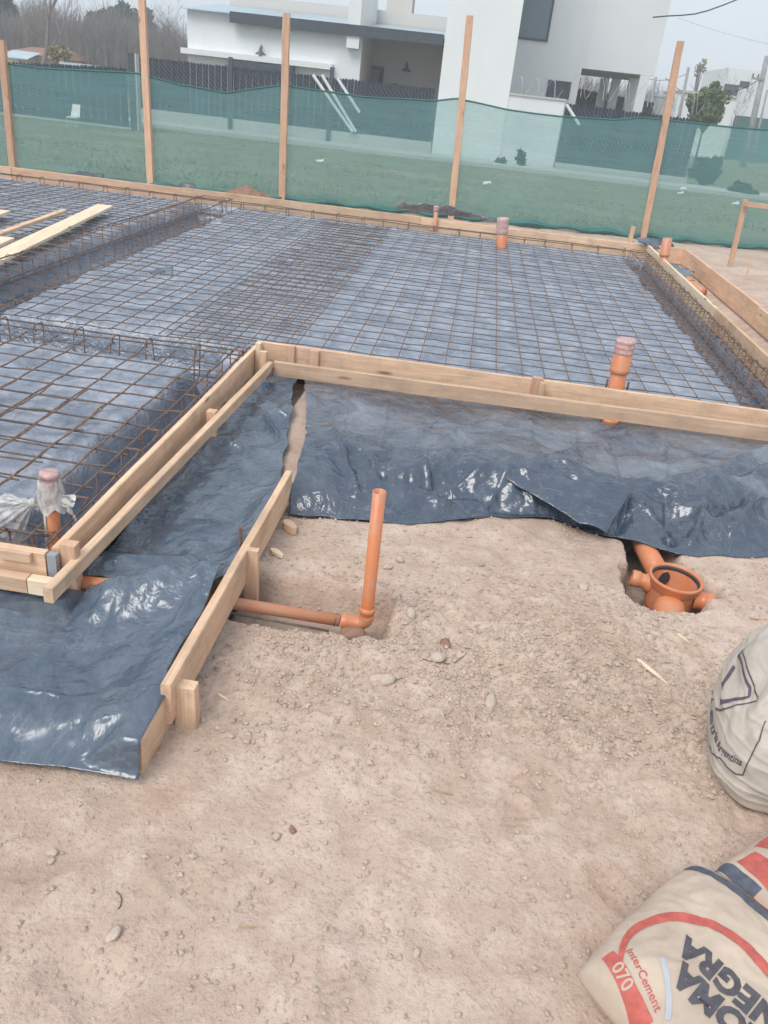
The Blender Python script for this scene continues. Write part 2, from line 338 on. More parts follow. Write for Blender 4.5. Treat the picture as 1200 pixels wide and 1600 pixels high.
def ground_z(X, Y, fine=True):
    z = .022*fbm(X*.9, Y*.9, 3, 11) + .010*fbm(X*4, Y*4, 3, 21)
    if fine:
        rough = .35 + .9*sstep(1.35, 1.75, Y)*(1-sstep(2.4, 2.9, Y)) + .5*np.exp(-((X-.55)**2+(Y-2.0)**2)/.25)
        band = np.exp(-((X-.05)**2/.5+(Y-2.1)**2/.14)) + np.exp(-((X-.6)**2/.2+(Y-2.05)**2/.16)) + .7*np.exp(-((X-.3)**2/.5+(Y-2.55)**2/.1))
        z = z + band*(.022*np.maximum(fbm(X*7, Y*7, 3, 33), 0) + .012*np.maximum(facet(X*18, Y*18, 35)-.1, 0)*np.clip(.5+noise(X*5, Y*5, 36)*2, 0, 1))
        z = z + rough*(.006*fbm(X*14, Y*14, 3, 31) + .0045*np.maximum(ridged(X*26, Y*26, 3, 41)-.35, 0) + .003*fbm(X*60, Y*60, 2, 51))
        z = z - .012*np.maximum(noise(X*5, Y*5, 71)-.22, 0)*4
    if fine:
        for fx_, fy_, fa in PRINTS:
            c_, s_ = math.cos(fa), math.sin(fa); a_ = (X-fx_)*c_+(Y-fy_)*s_; b_ = -(X-fx_)*s_+(Y-fy_)*c_
            m_ = np.exp(-(np.abs(a_/.075)**4+np.abs(b_/.034)**4))+np.exp(-(np.abs((a_+.135)/.045)**4+np.abs(b_/.03)**4))
            z = z - .0055*m_*(.65+.35*np.sign(np.sin(a_*260))) + .004*np.exp(-((np.hypot(a_/2.2, b_)-.05)/.012)**2)
    wob = .05*noise(X*5, Y*5, 5)+.025*noise(X*14, Y*14, 6)
    # pipe trench and chamber pit
    t = rectmask(X+wob*.3, Y+wob*.35, -1.3, -.11, 2.13, 2.385, .020); z = z - .125*t; z = z + .02*np.exp(-((Y-2.43)/.035)**2)*sstep(-.7, -.6, X)*(1-sstep(-.2, -.05, X))*(1+1.5*noise(X*12, Y*12, 81)) + .018*np.exp(-(((X+.02)/.06)**2+((Y-2.25)/.12)**2))*(1+1.2*noise(X*14, Y*14, 82))
    ang = np.arctan2(Y-PIT[1], X-PIT[0]); rr = np.hypot((X-PIT[0])/1.0, (Y-PIT[1])/1.0)
    R0 = .175+.02*np.sin(ang*2+.6)+.022*np.sin(ang*5+1)+1.1*wob-.02*np.cos(ang)
    z = z - .20*(1-sstep(R0-.035, R0+.035, rr))
    z = z - .20*rectmask(X+wob*.4, Y, .84, 1.02, 2.8, 3.5, .03)
    # under the plastic and the slab
    hy = np.interp(X, HEM_X, HEM_Y)
    und = sstep(0, .08, Y-hy)*sstep(-.64, -.56, X)*(1-sstep(4.45, 4.5, Y)); z = z - .04*und
    xb = np.where(Y < 2.9, -.68, -.68-.20*sstep(2.9, 3.6, Y)); und2 = (1-sstep(xb-.02, xb+.02, X))*sstep(1.40, 1.46, Y); z = z - .05*und2*(1-sstep(4.4, 4.6, Y))
    slab = np.maximum(rectmask(X, Y, -11, 2.245, 4.56, 10.96, .015), rectmask(X, Y, -11, -1.165, 2.0, 4.7, .015)); z = z*(1-slab) - .32*slab
    tr = rectmask(X, Y, 2.27, 2.66, 3.5, 11.02, .05); z = z - .07*tr
    far = sstep(20, 60, np.hypot(X, Y)); return z*(1-far)
def axis(lo, hi, step, ends, growth=1.13):
    a = list(np.arange(lo, hi, step)); s = step; x = lo
    while x > ends[0]: s = min(s*growth, 30); x -= s; a.insert(0, x)
    s = step; x = a[-1]
    while x < ends[1]: s = min(s*growth, 30); x += s; a.append(x)
    return np.array(a)
gx = axis(-.95, 1.35, .0075, (-300, 300), 1.06); gy = axis(.72, 3.2, .0075, (-30, 700), 1.045)
GX, GY = np.meshgrid(gx, gy); GZ = ground_z(GX, GY)
g = link('ground', grid_mesh('ground', GX, GY, GZ), GROUND); g['kind'] = 'structure'
def gz(x, y): return float(ground_z(np.array([[x]]), np.array([[y]]))[0, 0])

# ------------------------------------------------------------------ timber
def board(name, p0, p1, w, h, mat, parent=None, up=(0,0,1), warp=.0015, ch=.003, ends=(0, 0)):
    """a sawn board from p0 to p1 (middle of its underside), w wide, h high; local X runs along the grain"""
    p0 = np.array(p0, float); p1 = np.array(p1, float); L = np.linalg.norm(p1-p0); ex = (p1-p0)/L
    upv = np.array(up, float); ey = np.cross(upv, ex); ey /= np.linalg.norm(ey); ez = np.cross(ex, ey)
    n = max(2, int(L/.22)); V = []; F = []
    rs = RNG.normal(0, 1, (n+1, 3))
    for i in range(n+1):
        x = L*i/n; k = warp*rs[i]; hw = w/2+.4*k[0]; top = h+.5*k[1]; b = .5*k[2]
        xo0 = ends[0] if i == 0 else (ends[1] if i == n else 0)
        for (yy, zz) in ((-hw+ch, 0), (hw-ch, 0), (hw, ch), (hw, top-ch), (hw-ch, top), (-hw+ch, top), (-hw, top-ch), (-hw, ch)):
            V.append((x + xo0*(zz/h), yy+b+.3*warp*RNG.normal(), zz+.3*warp*RNG.normal()))
    for i in range(n):
        for k in range(8): F.append((i*8+k, i*8+(k+1) % 8, (i+1)*8+(k+1) % 8, (i+1)*8+k))
    F.append(tuple(range(7, -1, -1))); F.append(tuple(n*8+k for k in range(8)))
    me = bpy.data.meshes.new(name); me.from_pydata(V, [], F); me.update()
    o = link(name, me, mat, parent)
    o.matrix_basis = Matrix(((ex[0], ey[0], ez[0], p0[0]), (ex[1], ey[1], ez[1], p0[1]), (ex[2], ey[2], ez[2], p0[2]), (0, 0, 0, 1)))
    return o
def stake(x, y, z0, z1, w, d, mat, parent, lean=(0, 0)):
    """an upright square stake; grain runs upwards"""
    return board('stake', (x, y, z0), (x+lean[0], y+lean[1], z1), w, d, mat, parent, up=(0, 1, 0), warp=.001)

FZ = .20     # top of the slab formwork
# the near L with its two battens and stakes
fr = tag(empty('formwork', (-1.2, 4.56, 0)), 'L-shaped double row of pine boards boxing the near slab corner', 'formwork')
board('board', (-1.195, 2.07, .045), (-1.195, 4.575, .045), .026, FZ-.045, W_PINE, fr)
board('board', (-1.208, 4.590, .045), (2.17, 4.590, .045), .026, FZ-.045, W_PINE, fr)
board('batten', (-1.132, 1.893, .115), (-1.062, 4.322, .115), .032, .055, W_PINE, fr)
a = atz(1200, 667, .17); board('batten', (-1.044, 4.342, .085), (2.6, 4.342+(a[1]-4.33)*3.64/(a[0]+1.044), .085), .028, .085, W_DIRTY, fr)
board('board', (-2.4, 2.045, .07), (-1.21, 2.045, .07), .028, .128, W_PINE, fr)
board('batten', (-2.4, 1.997, .068), (-1.252, 1.997, .068), .036, .058, W_DIRTY, fr)
board('block', (-1.249, 1.997, .068), (-1.158, 1.997, .068), .036, .058, W_FRESH, fr)
stake(-1.150, 2.062, -.05, .218, .052, .040, W_POST, fr)
stake(-1.165, 4.42, -.05, .235, .03, .045, W_FRESH, fr); stake(-1.125, 4.38, -.05, .20, .04, .04, W_PINE, fr)
stake(-1.13, 3.45, -.05, .17, .045, .045, W_POST, fr)
stake(-1.0, 4.553, -.03, .205, .05, .035, W_POST, fr); stake(-.855, 4.553, -.03, .195, .055, .035, W_POST, fr)
stake(.475, 4.553, -.03, .215, .06, .035, W_POST, fr); stake(.505, 4.50, -.06, .205, .035, .03, W_PINE, fr)
stake(1.9, 4.553, -.03, .2, .05, .035, W_POST, fr)
mb = MB(); mb.box((-1.206, 2.034, .05), (-1.176, 2.058, .192)); mb.build('corner_bracket', METAL, fr)
mb = MB().box((-1.36, 2.012, .165), (-1.25, 2.030, .196)); mb.build('packing_block', W_DIRTY, fr)
# far side
fr = tag(empty('formwork', (-3, 10.9, 0)), 'long pine board along the far slab edge below the green net', 'formwork')
xs = [-10.5, -6.3, -3.95, -.75, 2.175]
for i in range(4):
    y0 = 10.86+.009*(xs[i]+6.5); y1 = 10.86+.009*(xs[i+1]+6.5)
    board('board', (xs[i]+.002, y0+(.006 if i % 2 else 0), .02), (xs[i+1]-.002, y1+(.006 if i % 2 else 0), .02), .028, FZ-.02+(.008 if i == 2 else 0), W_PINE if i != 1 else W_POST, fr)
for x in (-5.2, -3.9, -2.3, -.7, 1.1): stake(x, 10.975, -.1, .16, .05, .05, W_POST, fr)
board('packing_block', (-1.02, 10.85, .0), (-.62, 10.85, .0), .02, .11, W_DIRTY, fr)
# right side
fr = tag(empty('formwork', (2.2, 7.5, 0)), 'single pine board along the right slab edge beside the rusty cage', 'formwork')
board('board', (2.206, 4.58, .02), (2.20, 7.4, .02), .028, FZ-.02, W_PINE, fr); board('board', (2.198, 7.404, .02), (2.192, 10.93, .02), .028, FZ-.018, W_FRESH, fr)
for y in (5.4, 7.0, 8.75, 10.2): stake(2.245, y, -.12, .15, .05, .045, W_POST, fr)
# trench outside it
fr = tag(empty('formwork', (2.68, 9, 0)), 'outer pine board of the narrow pipe trench on the right', 'formwork')
board('board', (2.69, 4.2, .0), (2.69, 7.8, .0), .028, .19, W_PINE, fr); board('board', (2.69, 7.804, .0), (2.685, 11.07, .0), .028, .2, W_POST, fr)
board('end_board', (2.28, 11.085, .0), (2.70, 11.085, .0), .028, .195, W_PINE, fr)
for y in (6.2, 8.2, 10.0): stake(2.735, y, -.1, .12, .045, .045, W_POST, fr)
# foreground board
fr = tag(empty('formwork', (-.66, 2.3, 0)), 'foreground pine edge board with short outside stakes beside the walkway plastic', 'formwork')
board('board', (-.636, 1.565, .03), (-.632, 2.955, .03), .028, .135, W_PINE, fr)
board('board', (-.656, 1.415, -.01), (-.652, 1.66, -.01), .024, .122, W_PINE, fr)
stake(-.606, 2.285, -.06, .165, .05, .026, W_PINE, fr).rotation_euler
stake(-.600, 1.60, -.06, .132, .06, .038, W_DIRTY, fr)
stake(-.685, 2.42, -.03, .17, .012, .012, RUST, fr)

# posts and net
post_px = [(18, 258, 0, 62), (234, 283, 219, -18), (440, 306, 447, 20), (705, 336, 734, 24), (1006, 369, 1064.5, 64)]
post_lab = ['leftmost wooden post holding the green net', 'tallest wooden post, running out of the top, before the bare trees',
            'wooden post standing in front of the dark-gabled long white wall', 'wooden post standing in front of the white tower wall', 'rightmost leaning wooden post beside the small leafy tree']
for (bx, by, tx, ty), lb in zip(post_px, post_lab):
    d = ray(bx, by); k = (12.825+.0)/(d[1]-.15*d[0]); k = (13.2-.375-.06)/(d[1]-.15*d[0]); B = CAM+d*k
    d2 = ray(tx, ty); T = CAM+d2*(B[1]/d2[1]); dirv = (T-B)/(T[2]-B[2]); B0 = B+dirv*(-.15-B[2])
    o = board('wooden_post', B0, T, .095, .07, W_POST, None, up=(0, 1, 0), warp=.003); tag(o, lb, 'post', 'posts of the green net')
nx, nz = 220, 26
S = np.linspace(-11.5, 7.5, nx)
hx = [-11.5, -7.77, -6.6, -5.49, -4.3, -3.2, -2.2, -.72, .2, 1.2, 2.4, 3.2, 3.95, 7.5]
hh = []
for X in hx: hh.append(0)
def net_top(X):
    px = [(-60, 93), (0, 98), (60, 106), (215, 115), (290, 134), (352, 145), (440, 133), (560, 151), (680, 157), (712, 153), (790, 170), (870, 182), (960, 187), (1000, 183), (1032, 186), (1100, 194), (1200, 203), (1400, 215)]
    zs = []; Xs = []
    for (x, y) in px:
        d = ray(x, y); k = 12.825/(d[1]-.15*d[0]); p = CAM+d*k; Xs.append(p[0]); zs.append(p[2])
    return np.interp(X, Xs, zs)
NXg, NZg = np.meshgrid(S, np.linspace(0, 1, nz)); top = net_top(NXg)
NY = net_y(NXg) + .05*noise(NXg*.9, NZg*2, 3)*np.sin(NZg*math.pi) + .012*noise(NXg*5, NZg*1.2, 4) + .1*(1-NZg)**6*noise(NXg*1.3, NXg*0, 8)
NZ_ = .015 + NZg*(top-.015) + .012*noise(NXg*2.2, NXg*0+.5, 9)*NZg
net = tag(empty('shade_net', (0, 12.8, 0)), 'green translucent shade net stretched across the far side of the site', 'net')
link('cloth', grid_mesh('cloth', NXg, NY, NZ_), NET, net)
mb = MB(); mb.tube([(NXg[-1, i], NY[-1, i], NZ_[-1, i]) for i in range(nx)], .012, 5); mb.build('top_hem', NET_HEM, net)
mb = MB(); mb.tube([(NXg[0, i], NY[0, i]-.03+.03*math.sin(i*.7), .04+.015*math.sin(i*.9)) for i in range(nx)], [.042+.014*math.sin(i*.5) for i in range(nx)], 6); mb.build('rolled_bottom_edge', NET_HEM, net)
# batter frame at the right
fr = tag(empty('batter_board', (3.39, 11.34, 0)), 'small post-and-rail setting-out frame standing on the bare soil at right', 'frame')
T = at(1166, 312, 11.34)
stake(3.39, 11.34, -.1, T[2], .06, .05, W_POST, fr, (T[0]-3.39, 0))
board('rail', (T[0]-.03, 11.29, T[2]-.075), (T[0]+1.5, 11.29, T[2]-.075), .03, .055, W_DIRTY, fr)
o = board('stake', (2.24, 12.6, -.1), (2.25, 12.6, .22), .06, .05, W_POST, None, up=(0, 1, 0)); tag(o, 'short wooden stake standing just left of the rightmost post', 'stake')
o = board('stake', (3.32, 10.4, -.1), (3.42, 10.7, .22), .018, .018, W_POST, None, up=(0, 1, 0)); tag(o, 'thin leaning stick stuck in the soil beside the setting-out frame', 'stake')

# loose planks on the far left mesh
def plank(a, b, w, h, z, m, lb):
    a = atz(*a, z); b = atz(*b, z); a[2] -= h; b[2] -= h
    tag(board('plank', a, b, w, h, m), lb, 'plank', 'loose planks lying on the mesh')
plank((-40, 417), (164, 320), .17, .028, .175, W_FRESH, 'long pale wide plank lying across the left mesh, reaching farthest right')
plank((-60, 384), (100, 327), .06, .03, .16, W_PINE, 'narrow plank lying behind the long pale wide one')
plank((-60, 404), (11, 370), .12, .03, .15, W_FRESH, 'short plank end between the narrow plank and the long pale one')
plank((-60, 352), (8, 328), .11, .03, .15, W_FRESH, 'plank end farthest back at the left picture edge')

# ------------------------------------------------------------------ slab membrane
def smax(*a):
    m = a[0]
    for q in a[1:]: m = np.maximum(m, q)
    return m
def membrane_z(X, Y):
    wb = .05*noise(X*2.3, Y*2.3, 101) + .02*noise(X*8, Y*8, 102)
    w = .05
    A = smax(rectmask(X+wb, Y+wb*.6, -3.08, 1.86, 4.86, 10.58, w), rectmask(X+wb, Y, -1.48, 1.86, 4.6, 6, w))
    B = rectmask(X+wb, Y+wb, -12, -3.64, 4.9, 10.55, w); C_ = rectmask(X+wb, Y+wb*.6, -12, -1.52, 2.42, 4.38, w)
    p = smax(A, B, C_)
    z = -.19 + .25*p
    z = z + p*(.012*fbm(X*1.1, Y*1.1, 3, 111) + .006*ridged(X*2.6+.7*noise(X*2, Y*2, 3), Y*2.6+.7*noise(X*2, Y*2, 4), 3, 121)
               + .0035*ridged(X*9, Y*9+2*noise(X*3, Y*3, 9), 2, 131) + crumple(X, Y, 161, 3.4, (.013, .011, .006)))
    z = z + (1-p)*(.035*ridged(X*4, Y*4, 3, 141)) + .03*(p*(1-p))*4*ridged(X*7, Y*7, 2, 151)
    lap = smax(sstep(2.12, 2.18, X), sstep(10.76, 10.83, Y), (1-sstep(4.62, 4.69, Y))*sstep(-1.24, -1.20, X), sstep(-1.29, -1.225, X)*(1-sstep(4.6, 4.64, Y)), 1-sstep(2.07, 2.12, Y))
    return z + np.maximum(.05+.015*noise(X*6, Y*6, 171)-z, 0)*lap       # the sheet laps up the boards
mx_ = axis(-3.2, 2.18, .022, (-10, 2.18), 1.02); my_ = np.arange(2.07, 10.85, .022)
mx_ = mx_[mx_ <= 2.185]
X, Y = np.meshgrid(mx_, my_); Z = membrane_z(X, Y)
xc = (X[:-1, :-1]+X[1:, 1:])/2; yc = (Y[:-1, :-1]+Y[1:, 1:])/2
keep = (yc > 4.61) | (xc < -1.215)
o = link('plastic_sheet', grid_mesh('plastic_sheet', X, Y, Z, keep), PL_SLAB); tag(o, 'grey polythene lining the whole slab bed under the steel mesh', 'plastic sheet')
# a curled bit of sheet poking through the mesh
def patch(name, pts, mat, parent=None, n=10, amp=.012, seed=1, thick=.003):
    """a crumpled quad of sheet between four corners, with real thickness"""
    a, b, c, d = [np.array(p, float) for p in pts]; u = np.linspace(0, 1, n); U, V = np.meshgrid(u, u)
    P = (a[None, None]*((1-U)*(1-V))[..., None] + b*(U*(1-V))[..., None] + c*(U*V)[..., None] + d*((1-U)*V)[..., None])
    P[..., 2] += amp*ridged(P[..., 0]*6+seed, P[..., 1]*6, 3, seed) ; P[..., 0] += amp*noise(P[..., 1]*9, P[..., 2]*9, seed+4)
    o = link(name, grid_mesh(name, P[..., 0], P[..., 1], P[..., 2]), mat, parent)
    md = o.modifiers.new('s', 'SOLIDIFY'); md.thickness = thick; return o
c = atz(262, 434, .06)
o = patch('plastic_scrap', [c+[-.16, 0, .01], c+[.06, -.03, 0], c+[.03, .05, .075], c+[-.1, .06, .05]], PL_BLUE, None, 8, .008, 3); tag(o, 'dark triangular fold of plastic poking up through the slab mesh', 'plastic scrap')

# ------------------------------------------------------------------ reinforcement
def bar_mesh(L, r, wav, seed, n):
    rg = np.random.default_rng(seed); xs = np.linspace(0, L, n); y = rg.normal(0, wav, n); z = rg.normal(0, wav*.7, n)
    y = np.convolve(np.r_[y[0], y, y[-1]], [.25, .5, .25], 'valid')
    mb = MB(); mb.tube([(a, b, c) for a, b, c in zip(xs, y, z)], r, 5)
    me = bpy.data.meshes.new('bar'); me.from_pydata(mb.v, [], mb.f); me.update(); return me
def mesh_panel(label, x0, x1, y0, y1, px, py, z, r, ox=0, oy=0, rot=0.0, mat=RUST):
    root = tag(empty('reinforcing_mesh', ((x0+x1)/2, (y0+y1)/2, z)), label, 'rebar mesh', 'steel mesh panels laid over the plastic')
    mx = [bar_mesh(x1-x0, r, .0042, 900+i, 24) for i in range(4)]; my = [bar_mesh(y1-y0, r, .0042, 950+i, 24) for i in range(4)]
    Li = Matrix.Translation(-Vector(root.location)); k = 0
    y = y0+oy
    while y < y1:
        o = link('bar', mx[k % 4], RUST_DARK, root); o.matrix_parent_inverse = Li
        o.matrix_basis = Matrix.Translation((x0+RNG.normal(0, .012), y+RNG.normal(0, .007), z+RNG.normal(0, .003))) @ Matrix.Rotation(rot+RNG.normal(0, .0025), 4, 'Z'); y += py; k += 1
    x = x0+ox
    while x < x1:
        o = link('bar', my[k % 4], mat, root); o.matrix_parent_inverse = Li
        o.matrix_basis = Matrix.Translation((x+RNG.normal(0, .007), y0+RNG.normal(0, .012), z+2*r+RNG.normal(0, .003))) @ Matrix.Rotation(math.pi/2+rot+RNG.normal(0, .0025), 4, 'Z'); x += px; k += 1
    return root
mesh_panel('left half of the steel mesh on the main slab bed, overlapping its neighbour', -3.05, -1.08, 4.72, 10.45, .158, .165, .098, .0039, .05, .04)
mesh_panel('right half of the steel mesh on the main slab bed, around the orange riser pipes', -1.83, 1.95, 4.70, 10.40, .158, .168, .106, .0037, .02, .1, .003)
mesh_panel('steel mesh on the left bed under the loose planks', -8.6, -3.55, 5.0, 10.4, .158, .166, .10, .0040, .03, .05)
mesh_panel('nearest steel mesh on the left bed beside the bagged riser', -4.2, -1.36, 2.3, 4.42, .178, .168, .11, .0046, .04, .02)
mesh_panel('loose second steel mesh overlapping the front of the nearest left bed', -4.4, -1.62, 2.55, 3.62, .176, .17, .124, .0042, .10, .08, -.008)
def stirrup_mesh(w, h, r):
    mb = MB(); c = .018
    P = [(-w/2+c, 0, h), (w/2-c, 0, h), (w/2, 0, h-c), (w/2, 0, c), (w/2-c, 0, 0), (-w/2+c, 0, 0), (-w/2, 0, c), (-w/2, 0, h-c), (-w/2+c, 0, h+.004), (-w/2+.05, .008, h-.045)]
    mb.tube(P, r, 5); me = bpy.data.meshes.new('stirrup'); me.from_pydata(mb.v, [], mb.f); me.update(); return me
def cage(label, p0, p1, w, h, step, r, jit=.01, mat=RUST):
    p0 = np.array(p0, float); p1 = np.array(p1, float); L = np.linalg.norm(p1-p0); ex = (p1-p0)/L; a = math.atan2(ex[1], ex[0]); ey = np.array([-ex[1], ex[0], 0])
    root = tag(empty('rebar_cage', tuple(p0)), label, 'rebar cage', 'beam cages in the trenches'); Li = Matrix.Translation(-Vector(root.location))
    me = stirrup_mesh(w, h, r*.9); me.materials.append(mat); bm_ = [bar_mesh(L, r*1.25, .006, 700+i, max(6, int(L/.3))) for i in range(2)]
    for k, (s, z) in enumerate(((-1, h-.012), (1, h-.012), (-1, .012), (1, .012))):
        o = link('bar', bm_[k % 2], RUST_DARK, root); o.matrix_parent_inverse = Li
        q = p0+ey*s*(w/2-.012); o.matrix_basis = Matrix.Translation((q[0], q[1], q[2]+z)) @ Matrix.Rotation(a, 4, 'Z')
    d = step*.5
    while d < L:
        q = p0+ex*d; o = bpy.data.objects.new('stirrup', me); COL.objects.link(o); o.parent = root; o.matrix_parent_inverse = Li
        o.matrix_basis = Matrix.Translation((q[0]+RNG.normal(0, .006), q[1]+RNG.normal(0, .006), q[2]+RNG.normal(0, .006))) @ Matrix.Rotation(a+math.pi/2+RNG.normal(0, jit*6), 4, 'Z') @ Matrix.Rotation(RNG.normal(0, jit*4), 4, 'X')
        d += step*RNG.uniform(.85, 1.15)
cage('rusty beam cage crossing the bed between the loose planks and the main mesh', (-3.39, 4.6, -.03), (-3.37, 10.6, -.03), .40, .22, .21, .0045)
cage('rusty beam cage in the cross trench behind the nearest left bed', (-6, 4.41, -.05), (-1.25, 4.455, -.05), .12, .215, .25, .0045)
cage('short rusty beam cage beside the left leg of the L-shaped boards', (-1.315, 2.15, -.06), (-1.30, 4.62, -.06), .10, .215, .22, .0045)
cage('rusty beam cage along the right edge board', (2.04, 4.62, -.07), (2.04, 10.75, -.07), .22, .225, .16, .0048)
cage('rusty beam cage along the far edge board', (-8.5, 10.70, -.08), (2.1, 10.79, -.08), .12, .215, .30, .0045)
cage('rusty beam cage along the front trench of the nearest left bed', (-3.5, 2.22, -.06), (-1.32, 2.22, -.06), .10, .19, .24, .0045)

# ------------------------------------------------------------------ loose plastic in front
def crease(X, Y, a, b, w, h, za=.05):
    a = atz(*a, za); b = atz(*b, za); ax, ay = a[0], a[1]; dx, dy = b[0]-ax, b[1]-ay; L2 = dx*dx+dy*dy
    t = np.clip(((X-ax)*dx+(Y-ay)*dy)/L2, 0, 1); d = np.hypot(X-ax-t*dx, Y-ay-t*dy)
    return h*np.exp(-d/w)*(.35+.65*np.sin(np.clip(t, .04, .96)*math.pi))
nsx, nst = 420, 210
s_, t_ = np.meshgrid(np.linspace(0, 1, nsx), np.linspace(0, 1, nst))
Yh0 = 4.56
X = -.9+s_*3.7
for it in range(3):
    hem = np.interp(X, HEM_X, HEM_Y) + .03*facet(X*4, X*0+.3, 201) + .015*facet(X*11, X*0+.3, 202)
    Y = Yh0 + (hem-Yh0)*t_
    XL = np.interp(Y, [2.85, 3.4, 3.9, 4.5], [-.605, -.655, -.755, -.90]) + .015*noise(Y*9, Y*0, 202)
    X = XL + s_*(2.75-XL)
q = 1-t_
RID = [atz(x, y, .11) for x, y in ((455, 700), (520, 705), (600, 722), (720, 716), (800, 742), (960, 762), (1100, 742), (1200, 700))]
ry = np.interp(X, [p[0] for p in RID]+[2.7], [p[1] for p in RID]+[4.25]) - .03
hem = np.interp(X, HEM_X, HEM_Y)
sf = np.clip((Y-hem)/(ry-hem), 0, 1); sb = np.clip((Y-ry)/(4.5-ry), 0, 1)
Z = .003 + .105*sstep(0, 1, sf)**.85*(1-.62*sb**.7)
wx = X+.16*noise(X*2.2, Y*2.2, 211); wy = Y+.16*noise(X*2.2, Y*2.2, 212)
front = (1-sstep(.0, .35, sb)); env = sstep(0, .22, sf)
Z = Z + env*(.020*front+.005)*(ridged(wx*2.6, wy*2.1, 2, 221)-.3) + env*(.55+.9*front)*crumple(X, Y, 251, 2.8, (.034, .018, .009, .0035))
for a, b, w, h in [((575, 722), (705, 716), .03, .035), ((690, 690), (765, 655), .02, .03), ((705, 716), (800, 742), .03, .03), ((800, 742), (965, 762), .03, .05), ((965, 768), (1030, 760), .03, .05),
                   ((1030, 760), (1105, 742), .03, .04), ((1105, 742), (1200, 705), .03, .05), ((575, 722), (588, 748), .014, .03), ((520, 690), (556, 765), .02, .045), ((548, 740), (560, 765), .012, .03), ((470, 700), (500, 690), .03, .03),
                   ((500, 690), (575, 722), .03, .03), ((655, 730), (690, 785), .02, .03), ((1080, 850), (1105, 780), .02, .06), ((1000, 790), (1080, 830), .025, .045), ((1150, 760), (1200, 740), .02, .04), ((1140, 830), (1200, 780), .03, .06),
                   ((700, 760), (770, 745), .02, .03), ((590, 770), (640, 800), .02, .025), ((740, 790), (800, 750), .02, .03), ((860, 800), (800, 745), .02, .03),
                   ((545, 600), (535, 690), .005, .016), ((607, 615), (594, 712), .005, .016), ((664, 625), (660, 690), .005, .016), ((830, 640), (832, 730), .005, .014), ((1040, 670), (1043, 770), .005, .014), ((900, 660), (905, 740), .005, .014),
                   ((640, 700), (700, 640), .006, .010), ((760, 690), (800, 660), .006, .010), ((850, 720), (900, 690), .006, .012), ((1060, 720), (1140, 700), .008, .014), ((1000, 700), (1020, 740), .006, .012)]:
    Z = Z + env*crease(X, Y, a, b, w, h, .08)
for a, b, w, h in [((955, 672), (985, 765), .05, -.045), ((640, 755), (760, 770), .05, -.045), ((890, 790), (970, 800), .05, -.04), ((1120, 800), (1195, 765), .06, -.10), ((985, 775), (960, 835), .03, -.05), ((1040, 780), (1060, 840), .03, -.05), ((600, 745), (615, 800), .03, -.03)]:
    Z = Z + env*crease(X, Y, a, b, w, h, .08)
Z = np.maximum(Z, ground_z(X, Y, False)+.004)
sh = tag(empty('plastic_sheet', (.9, 3.8, 0)), 'crumpled dark polythene draped on the soil before the long front board', 'plastic sheet')
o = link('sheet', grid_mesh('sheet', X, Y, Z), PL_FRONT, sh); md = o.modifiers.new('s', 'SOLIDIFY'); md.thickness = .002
def flap(pts, parent, seed, lift=.0, n=26, amp=.012):
    P = [atz(x, y, z) for x, y, z in pts]; a, b, c_, d = P; u = np.linspace(0, 1, n); U, V = np.meshgrid(u, u)
    Q = a*((1-U)*(1-V))[..., None] + b*(U*(1-V))[..., None] + c_*(U*V)[..., None] + d*((1-U)*V)[..., None]
    Q[..., 2] += amp*ridged(Q[..., 0]*5+seed, Q[..., 1]*5, 3, seed) + crumple(Q[..., 0], Q[..., 1], seed+30, 4, (.012, .006, .002)) + lift*np.sin(U*math.pi)
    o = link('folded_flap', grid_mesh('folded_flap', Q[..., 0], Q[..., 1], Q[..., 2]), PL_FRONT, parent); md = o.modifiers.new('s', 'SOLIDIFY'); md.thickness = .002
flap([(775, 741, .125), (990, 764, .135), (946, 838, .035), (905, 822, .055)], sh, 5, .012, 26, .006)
# walkway plastic, upper strip
n1, n2 = 110, 330
s_, t_ = np.meshgrid(np.linspace(0, 1, n1), np.linspace(0, 1, n2))
Y = 2.10 + t_*2.44
XR = np.interp(Y, [2.0, 2.95, 3.4, 3.9, 4.3, 4.56], [-.668, -.672, -.755, -.835, -.92, -.90]) + .02*noise(Y*7, Y*0, 301)*sstep(2.9, 3.1, Y)
X = -1.17 + s_*(XR+1.17); Y = Y + (.05*(1-sstep(.15, .5, s_)) + .10*sstep(.6, 1, s_))*(1-t_)**3 + .02*noise(X*9, X*0, 303)*(1-t_)**3
wx = X+.1*noise(X*3, Y*3, 311); wy = Y+.1*noise(X*3, Y*3, 312)
Z = .018 + .05*sstep(.78, 1, s_)*(1-sstep(2.85, 3.0, Y)) + .014*ridged(wx*2.2, wy*1.6, 2, 321) + crumple(X, Y, 351, 3.2, (.020, .013, .0065, .0025)) + .06*np.exp(-((Y-2.17)/.10)**2)*(.6+.5*noise(X*6, Y*6, 5))
Z = Z + .05*sstep(3.5, 4.1, Y)*ridged(wx*4, wy*4, 2, 341)*.5
for a, b, w, h in [((255, 775), (330, 695), .006, .006), ((265, 850), (350, 822), .006, .01), ((330, 690), (400, 712), .02, .035), ((395, 640), (440, 690), .02, .04), ((160, 890), (300, 880), .03, .04), ((300, 880), (335, 905), .03, .03), ((425, 650), (452, 660), .015, .03)]:
    Z = Z + crease(X, Y, a, b, w, h, .02)
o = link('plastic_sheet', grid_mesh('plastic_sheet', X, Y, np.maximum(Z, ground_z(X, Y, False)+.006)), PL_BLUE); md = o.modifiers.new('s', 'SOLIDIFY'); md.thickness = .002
tag(o, 'blue-grey strip of polythene between the L-shaped boards and the foreground edge board', 'plastic sheet')
